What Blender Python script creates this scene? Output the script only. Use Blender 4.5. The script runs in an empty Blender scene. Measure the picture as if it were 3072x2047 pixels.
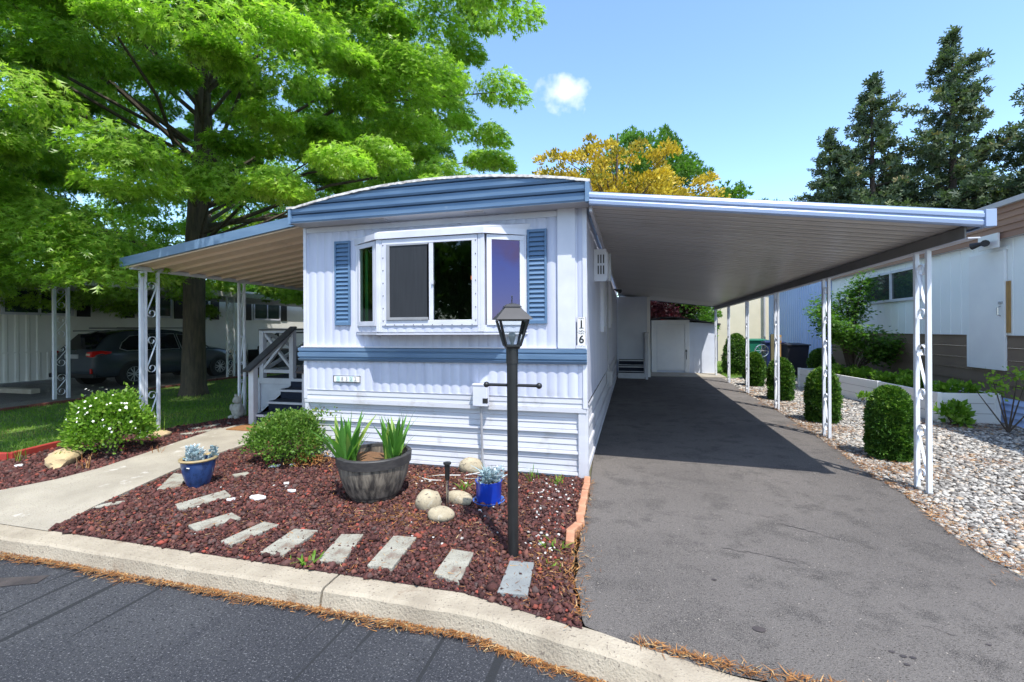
import bpy, math, random
import numpy as np
from mathutils import Vector, Matrix
R = math.radians
random.seed(7); rng = np.random.default_rng(7)
scene = bpy.context.scene
col = scene.collection

# ------------------------------------------------------------------ camera
cam_d = bpy.data.cameras.new('camera'); cam = bpy.data.objects.new('camera', cam_d); col.objects.link(cam)
cam_d.sensor_width = 36; cam_d.lens = 16.0; cam_d.shift_y = -0.0115; cam_d.clip_start = 0.05; cam_d.clip_end = 2000
cam.matrix_world = Matrix.Translation((0, 0, 1.6)) @ Matrix.Rotation(R(14.7), 4, 'Z') @ Matrix.Rotation(R(90), 4, 'X') @ Matrix.Rotation(R(-0.3), 4, 'Z')
scene.camera = cam
# ------------------------------------------------------------------ sun, sky, exposure
SUN_TO = Vector((0.72, -1.0, 2.3)).normalized()
SUN_STRENGTH = 3.4; SKY_STRENGTH = 0.145; EXPOSURE = 0.98
sun_d = bpy.data.lights.new('sun', 'SUN'); sun_d.energy = SUN_STRENGTH; sun_d.angle = R(0.5); sun_d.color = (1.0, 0.965, 0.90)
sun = bpy.data.objects.new('sun', sun_d); col.objects.link(sun)
sun.rotation_euler = SUN_TO.to_track_quat('Z', 'Y').to_euler(); sun.location = (8, -10, 25)
world = bpy.data.worlds.new('World'); scene.world = world; world.use_nodes = True
wn = world.node_tree.nodes; wl = world.node_tree.links; wn.clear()
w_out = wn.new('ShaderNodeOutputWorld'); w_bg = wn.new('ShaderNodeBackground'); w_bg.inputs[1].default_value = SKY_STRENGTH
sky = wn.new('ShaderNodeTexSky'); sky.sky_type = 'NISHITA'; sky.sun_disc = False
sky.sun_elevation = math.asin(SUN_TO.z); sky.sun_rotation = math.atan2(SUN_TO.x, SUN_TO.y)
sky.air_density = 1.0; sky.dust_density = 0.6; sky.ozone_density = 2.2; sky.altitude = 600
w_tc = wn.new('ShaderNodeTexCoord')
w_noise = wn.new('ShaderNodeTexNoise'); w_noise.inputs['Scale'].default_value = 22; w_noise.inputs['Detail'].default_value = 6
wl.new(w_tc.outputs['Generated'], w_noise.inputs['Vector'])
def wmath(op, a, b=None, clamp=False):
    n = wn.new('ShaderNodeMath'); n.operation = op; n.use_clamp = clamp
    for i, v in enumerate((a, b)):
        if v is None: continue
        if hasattr(v, 'is_linked'): wl.new(v, n.inputs[i])
        else: n.inputs[i].default_value = v
    return n.outputs[0]
def puff(direction, squash, radius, amount):
    """one small fair-weather cloud around a compass direction"""
    d = Vector(direction).normalized(); side = d.cross(Vector((0, 0, 1))).normalized(); up = side.cross(d)
    def dot(v):
        n = wn.new('ShaderNodeVectorMath'); n.operation = 'DOT_PRODUCT'
        wl.new(w_tc.outputs['Generated'], n.inputs[0]); n.inputs[1].default_value = v; return n.outputs['Value']
    a = wmath('DIVIDE', dot(side), radius * squash); b = wmath('DIVIDE', dot(up), radius)
    r = wmath('SQRT', wmath('ADD', wmath('MULTIPLY', a, a), wmath('MULTIPLY', b, b)))
    nz = wmath('MULTIPLY', wmath('SUBTRACT', w_noise.outputs['Fac'], 0.5), 3.6)
    m = wmath('SUBTRACT', wmath('ADD', 1.0, nz), r)
    front = wmath('GREATER_THAN', dot(d), 0.0)
    return wmath('MULTIPLY', wmath('MULTIPLY', wmath('MULTIPLY', m, .85, True), amount), front)
c1 = puff((-0.14, 1.0, 0.52), 1.9, 0.028, 0.62)
c2 = puff((0.68, 1.0, 0.78), 1.6, 0.018, 0.45)
c3 = puff((0.33, 1.0, 0.80), 1.6, 0.014, 0.3)
w_n2 = wn.new('ShaderNodeTexNoise'); w_n2.inputs['Scale'].default_value = 10; w_n2.inputs['Detail'].default_value = 8
wl.new(w_tc.outputs['Generated'], w_n2.inputs['Vector'])
w_sep = wn.new('ShaderNodeSeparateXYZ'); wl.new(w_tc.outputs['Generated'], w_sep.inputs[0])
behind = wmath('MULTIPLY', wmath('ADD', w_sep.outputs['Y'], -0.05), -6.0, True)   # cumulus only in the southern half
cum = wmath('MULTIPLY', wmath('MULTIPLY', wmath('SUBTRACT', w_n2.outputs['Fac'], 0.49), 6.0, True), behind)
cl = wmath('ADD', wmath('ADD', wmath('ADD', c1, c2), c3), cum, True)
w_mix = wn.new('ShaderNodeMix'); w_mix.data_type = 'RGBA'; wl.new(cl, w_mix.inputs['Factor'])
w_hs = wn.new('ShaderNodeHueSaturation'); w_hs.inputs['Saturation'].default_value = 1.0; w_hs.inputs['Value'].default_value = 1.0
wl.new(sky.outputs[0], w_hs.inputs['Color'])
w_gr = wn.new('ShaderNodeMix'); w_gr.data_type = 'RGBA'; w_gr.blend_type = 'MULTIPLY'; w_gr.inputs['Factor'].default_value = 1; w_gr.inputs['B'].default_value = (1.26, 1.36, 1.38, 1)
wl.new(w_hs.outputs[0], w_gr.inputs['A']); wl.new(w_gr.outputs['Result'], w_mix.inputs['A']); w_mix.inputs['B'].default_value = (6.2, 6.2, 6.6, 1)
wl.new(w_mix.outputs['Result'], w_bg.inputs[0]); wl.new(w_bg.outputs[0], w_out.inputs[0])
vs = scene.view_settings; vs.view_transform = 'Standard'; vs.look = 'None'; vs.exposure = EXPOSURE; vs.gamma = 1.0; vs.use_curve_mapping = False
scene.cycles.max_bounces = 8; scene.cycles.diffuse_bounces = 4; scene.cycles.transparent_max_bounces = 16
scene.cycles.sample_clamp_indirect = 6

# ------------------------------------------------------------------ materials
def _nt(name):
    m = bpy.data.materials.new(name); m.use_nodes = True
    nt = m.node_tree; return m, nt, nt.nodes['Principled BSDF']
def _mix(nt, f, a, b):
    n = nt.nodes.new('ShaderNodeMix'); n.data_type = 'RGBA'
    for k, v in (('Factor', f), ('A', a), ('B', b)):
        if hasattr(v, 'is_linked'): nt.links.new(v, n.inputs[k])
        else: n.inputs[k].default_value = v if k == 'Factor' else (*v, 1)
    return n.outputs['Result']
def _noise(nt, scale, detail=4, stretch=None, rough=.55):
    tc = nt.nodes.new('ShaderNodeTexCoord'); n = nt.nodes.new('ShaderNodeTexNoise')
    n.inputs['Scale'].default_value = scale; n.inputs['Detail'].default_value = detail; n.inputs['Roughness'].default_value = rough
    if stretch:
        mp = nt.nodes.new('ShaderNodeMapping'); mp.inputs['Scale'].default_value = stretch
        nt.links.new(tc.outputs['Object'], mp.inputs[0]); nt.links.new(mp.outputs[0], n.inputs['Vector'])
    else: nt.links.new(tc.outputs['Object'], n.inputs['Vector'])
    return n.outputs['Fac']
def _ramp(nt, fac, lo, hi):
    n = nt.nodes.new('ShaderNodeMapRange'); n.inputs['From Min'].default_value = lo; n.inputs['From Max'].default_value = hi
    nt.links.new(fac, n.inputs[0]); return n.outputs[0]
def surf(name, a, b=None, scale=3, lo=.35, hi=.65, rough=.6, bump=0, bscale=60, stretch=None, metal=0, spec=.5, speck=None, dirt=None):
    """painted / mineral surface: two tones broken by noise, optional fine specks, dirt patches and bump"""
    m, nt, p = _nt(name)
    b = b or tuple(x * .82 for x in a)
    c = _mix(nt, _ramp(nt, _noise(nt, scale, 6, stretch), lo, hi), a, b)
    if speck:                                   # (colour, scale, threshold)
        c = _mix(nt, _ramp(nt, _noise(nt, speck[1], 2), speck[2], speck[2] + .05), c, speck[0])
    if dirt:                                    # (colour, scale, lo, hi)
        c = _mix(nt, _ramp(nt, _noise(nt, dirt[1], 8, None, .65), dirt[2], dirt[3]), c, dirt[0])
    nt.links.new(c, p.inputs['Base Color']); p.inputs['Roughness'].default_value = rough; p.inputs['Metallic'].default_value = metal
    p.inputs['Specular IOR Level'].default_value = spec
    if bump:
        bn = nt.nodes.new('ShaderNodeBump'); bn.inputs['Strength'].default_value = bump; bn.inputs['Distance'].default_value = .01
        nt.links.new(_noise(nt, bscale, 5, stretch), bn.inputs['Height']); nt.links.new(bn.outputs[0], p.inputs['Normal'])
    return m
def toned(name, stops, rough=.8, translucent=0, spec=.3, bump=0, trans_col=None):
    """colour picked per leaf / stone from the mesh's own 'tone' attribute"""
    m, nt, p = _nt(name)
    at = nt.nodes.new('ShaderNodeAttribute'); at.attribute_name = 'tone'
    cr = nt.nodes.new('ShaderNodeValToRGB'); cr.color_ramp.interpolation = 'LINEAR'
    el = cr.color_ramp.elements
    while len(el) < len(stops): el.new(.5)
    for e, (pos, c) in zip(el, stops): e.position = pos; e.color = (*c, 1)
    nt.links.new(at.outputs['Fac'], cr.inputs[0]); nt.links.new(cr.outputs[0], p.inputs['Base Color'])
    p.inputs['Roughness'].default_value = rough; p.inputs['Specular IOR Level'].default_value = spec
    if translucent:
        tr = nt.nodes.new('ShaderNodeBsdfTranslucent'); ms = nt.nodes.new('ShaderNodeMixShader'); ms.inputs[0].default_value = translucent
        mm = nt.nodes.new('ShaderNodeMix'); mm.data_type = 'RGBA'; mm.blend_type = 'MULTIPLY'; mm.inputs['Factor'].default_value = 1
        nt.links.new(cr.outputs[0], mm.inputs['A']); mm.inputs['B'].default_value = (*(trans_col or (1.6, 2.0, .7)), 1)
        nt.links.new(mm.outputs['Result'], tr.inputs[0])
        out = nt.nodes['Material Output']; nt.links.new(p.outputs[0], ms.inputs[1]); nt.links.new(tr.outputs[0], ms.inputs[2]); nt.links.new(ms.outputs[0], out.inputs[0])
    if bump:
        bn = nt.nodes.new('ShaderNodeBump'); bn.inputs['Strength'].default_value = bump; bn.inputs['Distance'].default_value = .006
        nt.links.new(_noise(nt, 180, 3), bn.inputs['Height']); nt.links.new(bn.outputs[0], p.inputs['Normal'])
    return m
def glass(name, tint=(.7, .8, .8), refl=.12, rcol=(1, 1, 1), rough=.02):
    m = bpy.data.materials.new(name); m.use_nodes = True; nt = m.node_tree; nt.nodes.clear()
    out = nt.nodes.new('ShaderNodeOutputMaterial'); t = nt.nodes.new('ShaderNodeBsdfTransparent'); g = nt.nodes.new('ShaderNodeBsdfGlossy')
    t.inputs[0].default_value = (*tint, 1); g.inputs[0].default_value = (*rcol, 1); g.inputs['Roughness'].default_value = rough
    fr = nt.nodes.new('ShaderNodeLayerWeight'); fr.inputs[0].default_value = .12
    mr = nt.nodes.new('ShaderNodeMapRange'); mr.inputs['To Min'].default_value = refl; mr.inputs['To Max'].default_value = 1.0
    nt.links.new(fr.outputs['Fresnel'], mr.inputs[0])
    ms = nt.nodes.new('ShaderNodeMixShader'); nt.links.new(mr.outputs[0], ms.inputs[0]); nt.links.new(t.outputs[0], ms.inputs[1]); nt.links.new(g.outputs[0], ms.inputs[2])
    nt.links.new(ms.outputs[0], out.inputs[0]); return m
M = {}
M['white_siding'] = surf('white siding paint', (.55, .57, .68), (.46, .48, .59), scale=2.2, rough=.42, bump=.10, bscale=8, stretch=(3, 3, .35), dirt=((.40, .40, .42), 1.6, .62, .86))
M['white_trim'] = surf('white trim paint', (.63, .635, .70), (.55, .56, .63), scale=4, rough=.4, dirt=((.42, .41, .40), 6, .66, .8))
M['white_skirt'] = surf('white skirting vinyl', (.58, .585, .63), (.50, .505, .55), scale=2, rough=.45, stretch=(.5, 1, 3), dirt=((.34, .31, .27), 3.5, .56, .80))
M['blue'] = surf('weathered blue metal', (.105, .185, .300), (.150, .240, .360), scale=2.5, rough=.42, stretch=(.7, 1, 4), dirt=((.30, .37, .44), 7, .66, .8))
M['blue_light'] = surf('pale blue gutter metal', (.27, .35, .52), (.31, .39, .56), scale=1.2, rough=.33, stretch=(.3, 1, 2), dirt=((.42, .46, .52), 5, .68, .85))
M['blue_shutter'] = surf('blue shutter plastic', (.080, .155, .265), (.095, .175, .295), scale=5, rough=.45)
M['roofwhite'] = surf('white roof coating', (.56, .55, .53), (.28, .26, .24), scale=22, lo=.42, hi=.66, rough=.8, bump=.5, bscale=50)
M['soffit'] = surf('grey soffit metal', (.46, .46, .47), (.40, .40, .42), scale=1, rough=.5, dirt=((.3, .29, .28), 2, .6, .85))
M['deckpan'] = surf('grey aluminium carport pans', (.52, .50, .48), (.45, .43, .415), scale=.7, rough=.32, stretch=(.3, 2.5, 1), dirt=((.34, .32, .30), 1.2, .6, .9))
M['beamdark'] = surf('dark bronze beam', (.16, .145, .135), (.13, .12, .11), scale=3, rough=.5)  # one evenly dark metal tone for the beam web
M['tanpan'] = surf('tan painted awning pans', (.80, .64, .48), (.72, .56, .41), scale=.8, rough=.45, stretch=(.3, 2.5, 1), dirt=((.30, .22, .16), 1.5, .6, .9))
M['post'] = surf('white post enamel', (.72, .74, .79), (.62, .64, .69), scale=5, rough=.4, dirt=((.33, .28, .24), 7, .68, .8))
M['black'] = surf('black paint', (.012, .013, .014), (.018, .018, .019), scale=9, rough=.38, bump=.06, bscale=30)
M['lampcap'] = surf('faded dark lantern metal', (.030, .030, .034), (.020, .020, .023), scale=8, rough=.55)
def drive_mat():
    m, nt, p = _nt('driveway asphalt')
    c = _mix(nt, _ramp(nt, _noise(nt, .55, 4), .36, .64), (.158, .144, .135), (.100, .092, .088))
    c = _mix(nt, _ramp(nt, _noise(nt, 3.2, 9, None, .7), .50, .62), c, (.074, .069, .067))
    c = _mix(nt, _ramp(nt, _noise(nt, 190, 3, None, .7), .46, .62), c, (.21, .19, .175))
    c = _mix(nt, _ramp(nt, _noise(nt, 75, 3, (1, 2.2, 1), .7), .58, .64), c, (.045, .040, .038))
    c = _mix(nt, _ramp(nt, _noise(nt, 55, 1), .755, .765), c, (.36, .32, .28))
    nt.links.new(c, p.inputs['Base Color']); p.inputs['Roughness'].default_value = .95; p.inputs['Specular IOR Level'].default_value = .12
    bn = nt.nodes.new('ShaderNodeBump'); bn.inputs['Strength'].default_value = 1; bn.inputs['Distance'].default_value = .012
    nt.links.new(_noise(nt, 120, 6, None, .7), bn.inputs['Height']); nt.links.new(bn.outputs[0], p.inputs['Normal']); return m
M['asphalt'] = drive_mat()
def road_mat():
    m, nt, p = _nt('street asphalt')
    c = _mix(nt, _ramp(nt, _noise(nt, .8, 5), .35, .65), (.034, .036, .044), (.062, .064, .071))
    c = _mix(nt, _ramp(nt, _noise(nt, 1.7, 7, (1, .8, 1), .7), .56, .70), c, (.105, .107, .112)); c = _mix(nt, _ramp(nt, _noise(nt, 1.0, 5, (6, .5, 1)), .54, .70), c, (.042, .044, .052))
    c = _mix(nt, _ramp(nt, _noise(nt, 85, 4, None, .7), .56, .66), c, (.19, .19, .20))
    c = _mix(nt, _ramp(nt, _noise(nt, 60, 2), .60, .66), c, (.025, .027, .032))
    # thin dragged seams across the lane
    c = _mix(nt, _ramp(nt, _noise(nt, 1.0, 1, (9, .25, 1)), .664, .668), c, (.030, .032, .036))
    nt.links.new(c, p.inputs['Base Color']); p.inputs['Roughness'].default_value = .9; p.inputs['Specular IOR Level'].default_value = .2
    bn = nt.nodes.new('ShaderNodeBump'); bn.inputs['Strength'].default_value = 1.0; bn.inputs['Distance'].default_value = .01
    nt.links.new(_noise(nt, 150, 4), bn.inputs['Height']); nt.links.new(bn.outputs[0], p.inputs['Normal']); return m
M['road'] = road_mat()
M['seal'] = surf('crack sealant tar', (.040, .034, .036), (.075, .062, .060), scale=6, rough=.6, stretch=(1, 1, 1), bump=.3, bscale=60)
M['concrete'] = surf('pale concrete', (.38, .34, .275), (.295, .262, .21), scale=2.2, rough=.88, bump=.8, bscale=80, speck=((.19, .165, .135), 85, .63), dirt=((.50, .46, .41), 3.2, .60, .66))
M['kerb'] = surf('kerb concrete', (.40, .345, .265), (.29, .245, .185), scale=3.5, rough=.88, bump=.9, bscale=70, speck=((.17, .14, .11), 70, .64), dirt=((.20, .14, .09), 3.2, .60, .74))
M['kerbtop'] = M['kerb']
M['paver'] = surf('weathered concrete paver', (.36, .345, .29), (.25, .235, .19), scale=7, rough=.9, bump=.9, bscale=90, speck=((.17, .155, .14), 75, .60), dirt=((.17, .10, .075), 7, .56, .68))
M['paver_grey'] = surf('grey concrete paver', (.24, .255, .25), (.19, .20, .20), scale=7, rough=.9, bump=.5, bscale=120, speck=((.12, .12, .12), 60, .66))
M['lavabase'] = surf('lava grit', (.085, .030, .030), (.045, .018, .019), scale=40, rough=.95, bump=1, bscale=70)
M['gravelbase'] = surf('gravel grit', (.20, .18, .155), (.13, .115, .10), scale=30, rough=.95, bump=1, bscale=60)
M['dirt'] = surf('dry soil', (.14, .10, .075), (.09, .065, .05), scale=9, rough=.95, bump=.7, bscale=60)
M['lawn'] = surf('lawn turf', (.08, .15, .025), (.11, .17, .03), scale=1.6, rough=.95, bump=.8, bscale=90, speck=((.12, .11, .05), 30, .66))
M['yard'] = surf('yard ground', (.10, .11, .06), (.15, .13, .09), scale=1.2, rough=.95, bump=.5, bscale=40)
M['lava'] = toned('lava rock', [(0, (.035, .015, .014)), (.35, (.080, .030, .026)), (.6, (.125, .046, .040)), (.8, (.085, .058, .054)), (.90, (.17, .075, .058)), (.97, (.22, .055, .038)), (1, (.32, .07, .05))], rough=.9, bump=.8)
M['gravel'] = toned('river gravel', [(0, (.075, .068, .062)), (.3, (.21, .195, .18)), (.6, (.35, .33, .30)), (.84, (.50, .475, .43)), (.93, (.34, .22, .12)), (1, (.64, .61, .56))], rough=.7)
M['whitestone'] = toned('white pebble', [(0, (.34, .32, .30)), (1, (.62, .60, .57))], rough=.7)
M['boulder'] = surf('granite cobble', (.42, .36, .25), (.30, .25, .17), scale=9, rough=.85, bump=.4, bscale=60, speck=((.12, .10, .08), 45, .62), dirt=((.60, .58, .50), 5, .6, .75))
M['sandstone'] = surf('ochre sandstone', (.50, .37, .20), (.36, .27, .16), scale=5, rough=.9, bump=.6, bscale=40, dirt=((.62, .50, .36), 6, .6, .75))
M['needles'] = toned('pine needle litter', [(0, (.11, .045, .018)), (.5, (.26, .105, .030)), (.85, (.42, .20, .06)), (1, (.50, .38, .20))], rough=.8)
M['brick'] = surf('terracotta edging brick', (.38, .155, .085), (.47, .25, .15), scale=14, rough=.85, bump=.4, bscale=70)
M['redwood'] = surf('red painted edging', (.36, .035, .025), (.27, .03, .02), scale=8, rough=.7, bump=.3, bscale=40)
M['redbrick'] = surf('old red edging brick', (.20, .060, .040), (.13, .045, .035), scale=10, rough=.85)
M['bark'] = surf('furrowed bark', (.105, .082, .058), (.055, .044, .034), scale=3, rough=.9, bump=1, bscale=9, stretch=(6, 6, 1))
M['twig'] = surf('twig bark', (.10, .075, .055), (.06, .045, .035), scale=6, rough=.9)
M['pinebark'] = surf('dark pine bark', (.055, .040, .032), (.035, .027, .023), scale=3, rough=.9)
M['oak'] = toned('oak foliage', [(0, (.080, .160, .022)), (.45, (.20, .32, .040)), (.85, (.36, .49, .085)), (1, (.50, .58, .18))], rough=.36, translucent=.45, spec=.5)
M['deadleaf'] = toned('dead oak leaves', [(0, (.12, .03, .015)), (1, (.22, .07, .03))], rough=.7, translucent=.2, trans_col=(1.2, .8, .6))
M['shrubleaf'] = toned('shrub foliage', [(0, (.07, .15, .015)), (.6, (.15, .28, .03)), (1, (.30, .42, .07))], rough=.45, translucent=.35)
M['shrubleaf2'] = toned('barberry foliage', [(0, (.06, .13, .02)), (.6, (.12, .22, .035)), (.9, (.18, .28, .05)), (1, (.22, .10, .05))], rough=.5, translucent=.3)
M['yellowleaf'] = toned('golden foliage', [(0, (.09, .14, .02)), (.25, (.24, .22, .025)), (.5, (.46, .34, .03)), (.8, (.62, .48, .05)), (1, (.76, .64, .10))], rough=.5, translucent=.3, trans_col=(1.3, 1.2, .5))
M['greenleaf'] = toned('broadleaf foliage', [(0, (.04, .11, .018)), (1, (.14, .26, .04))], rough=.5, translucent=.35)
M['redleaf'] = toned('dark red foliage', [(0, (.025, .010, .012)), (.85, (.07, .016, .022)), (1, (.35, .03, .06))], rough=.5, translucent=.2, trans_col=(1.5, .6, .6))
M['pine'] = toned('pine needles', [(0, (.035, .060, .040)), (.7, (.085, .120, .062)), (.93, (.14, .165, .07)), (1, (.22, .14, .07))], rough=.6, translucent=.2)
M['arbor'] = toned('arborvitae foliage', [(0, (.016, .050, .008)), (.45, (.045, .115, .015)), (.8, (.10, .20, .025)), (1, (.24, .34, .06))], rough=.5, translucent=.2)
M['iris'] = toned('iris blades', [(0, (.05, .15, .03)), (.7, (.12, .28, .05)), (1, (.26, .34, .08))], rough=.4, translucent=.3)
M['dusty'] = toned('silvery blue foliage', [(0, (.20, .30, .32)), (.6, (.42, .52, .56)), (1, (.68, .72, .74))], rough=.6, translucent=.15, trans_col=(1, 1, 1))
M['grass'] = toned('grass blades', [(0, (.07, .16, .015)), (.6, (.15, .27, .03)), (.95, (.25, .36, .06)), (1, (.38, .30, .12))], rough=.5, translucent=.3)
M['petal'] = surf('white petals', (.85, .85, .80), (.78, .78, .70), rough=.6)
M['blueglaze'] = surf('blue ceramic glaze', (.040, .085, .22), (.022, .05, .15), scale=5, rough=.12, stretch=(1, 1, .4), dirt=((.012, .025, .06), 9, .52, .66))
M['rimglaze'] = surf('tan glazed rim', (.42, .30, .14), (.30, .24, .13), scale=9, rough=.3)
M['cobalt'] = surf('cobalt blue pot', (.012, .050, .42), (.010, .038, .32), scale=4, rough=.18)
M['cobaltrim'] = surf('cobalt saucer', (.02, .09, .42), (.06, .16, .45), scale=30, rough=.25)
M['barrel'] = surf('weathered barrel staves', (.22, .185, .145), (.040, .033, .029), scale=2.2, lo=.38, hi=.62, rough=.8, stretch=(10, 10, 1.0), bump=.8, bscale=5)
M['barrelband'] = surf('dark barrel hoop', (.028, .026, .027), (.05, .046, .045), scale=8, rough=.6, stretch=(2, 2, 6))
M['soil'] = surf('potting soil', (.12, .065, .035), (.20, .10, .045), scale=40, rough=.95, bump=1, bscale=60)
M['steel'] = surf('brushed steel', (.62, .62, .62), (.5, .5, .5), rough=.25, metal=1)
M['carpet'] = surf('dark blue stair carpet', (.012, .018, .035), (.02, .027, .048), scale=60, rough=.98, bump=.6, bscale=300)
M['porchwhite'] = surf('porch white paint', (.56, .57, .61), (.48, .49, .53), scale=6, rough=.55)
M['porchgrey'] = surf('dark grey rail cap', (.055, .055, .060), (.08, .08, .085), scale=8, rough=.6)
M['mat'] = surf('brown coir doormat', (.24, .105, .035), (.32, .16, .06), scale=25, rough=.98, bump=.8, bscale=200)
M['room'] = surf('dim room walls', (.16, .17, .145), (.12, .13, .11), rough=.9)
M['darkscreen'] = surf('charcoal insect screen', (.020, .022, .027), (.014, .016, .020), scale=6, rough=.6, stretch=(8, 1, .5))
M['grey_frame'] = surf('grey aluminium sash', (.36, .36, .38), (.30, .30, .32), rough=.35, metal=.3)
M['greencurtain'] = surf('green curtain', (.12, .40, .16), (.07, .27, .10), scale=2, rough=.9, stretch=(14, 14, .2))
M['glass_front'] = glass('window glass', (.50, .58, .54), .055)
M['glass_side'] = glass('coated side window glass', (.10, .10, .16), .13, (.48, .42, .95))
M['glass_left'] = glass('left side window glass', (.60, .72, .62), .06)
M['lampglass'] = glass('lantern glass', (.90, .93, .92), .05)
M['bulb'] = surf('frosted bulb', (.36, .37, .37), (.30, .31, .31), rough=.3)
M['ink'] = surf('black lettering', (.012, .012, .013), (.015, .015, .016), rough=.5)
M['ceramic'] = surf('white ceramic tile', (.80, .78, .76), (.76, .74, .72), rough=.25)
M['aqua'] = surf('pale aqua enamel', (.42, .66, .60), (.66, .78, .72), scale=14, rough=.4)
M['nbwhite'] = surf('neighbour white panels', (.86, .88, .88), (.82, .85, .85), scale=1.2, rough=.5)
M['nbbrown'] = surf('brown lap siding', (.20, .145, .10), (.17, .12, .085), scale=2, rough=.65)
M['nbfascia'] = surf('brown fascia', (.32, .18, .11), (.26, .14, .09), scale=2, rough=.6, stretch=(1, .3, 4))
M['nbblue'] = surf('blue ribbed metal', (.46, .58, .86), (.42, .53, .80), scale=1, rough=.4)
M['cream'] = surf('cream siding', (.66, .60, .46), (.60, .55, .42), scale=2, rough=.7)
M['navytrim'] = surf('navy trim', (.03, .06, .14), (.04, .07, .16), rough=.5)
M['leftwall'] = surf('off-white neighbour siding', (.84, .83, .78), (.78, .77, .72), scale=1.5, rough=.6)
M['shutterdark'] = surf('black shutter', (.010, .012, .012), (.014, .016, .015), rough=.6)
M['darkglass'] = glass('dark window glass', (.10, .12, .11), .10)
M['shed'] = surf('shed white paint', (.84, .84, .83), (.78, .78, .78), scale=2, rough=.6)
M['shedblue'] = surf('shed pale blue grey panels', (.66, .70, .80), (.60, .64, .74), scale=2, rough=.5)
M['shingle'] = surf('dark roofing', (.035, .037, .040), (.06, .06, .062), scale=9, rough=.9)
M['carpaint'] = surf('dark grey car paint', (.045, .055, .066), (.038, .048, .058), rough=.14)
M['cartrim'] = surf('black car plastic', (.012, .012, .013), (.016, .016, .017), rough=.6)
M['carglass'] = surf('car glass', (.008, .010, .014), (.010, .012, .016), rough=.05)
M['tyre'] = surf('tyre rubber', (.014, .014, .014), (.02, .02, .02), rough=.85)
M['alloy'] = surf('silver alloy', (.48, .49, .50), (.42, .43, .44), rough=.3, metal=.6)
M['taillight'] = surf('red tail lamp', (.42, .008, .008), (.55, .015, .012), rough=.12)
M['headlight'] = surf('headlamp lens', (.50, .46, .38), (.60, .40, .20), scale=20, rough=.15)
M['binblue'] = surf('blue bin plastic', (.010, .020, .085), (.014, .028, .11), rough=.45)
M['bingreen'] = surf('green bin plastic', (.008, .13, .075), (.010, .16, .09), rough=.45)
M['bindark'] = surf('dark bin plastic', (.018, .017, .024), (.024, .022, .03), rough=.5)
M['oldwood'] = surf('orange weathered wood', (.42, .24, .08), (.30, .18, .07), scale=4, rough=.85, stretch=(6, 6, 1))
M['olivewood'] = surf('aged cedar wood', (.16, .14, .07), (.12, .10, .05), scale=4, rough=.85, stretch=(6, 6, 1))
M['planter'] = surf('white planter boards', (.88, .87, .84), (.82, .81, .78), scale=3, rough=.7, stretch=(.4, .4, 3), dirt=((.52, .48, .42), 4, .66, .85))
M['statue'] = surf('weathered plaster', (.44, .42, .37), (.33, .31, .27), scale=14, rough=.9, bump=.4, bscale=40)
M['hose'] = surf('white cable', (.62, .60, .58), (.5, .48, .46), rough=.5)

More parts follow.
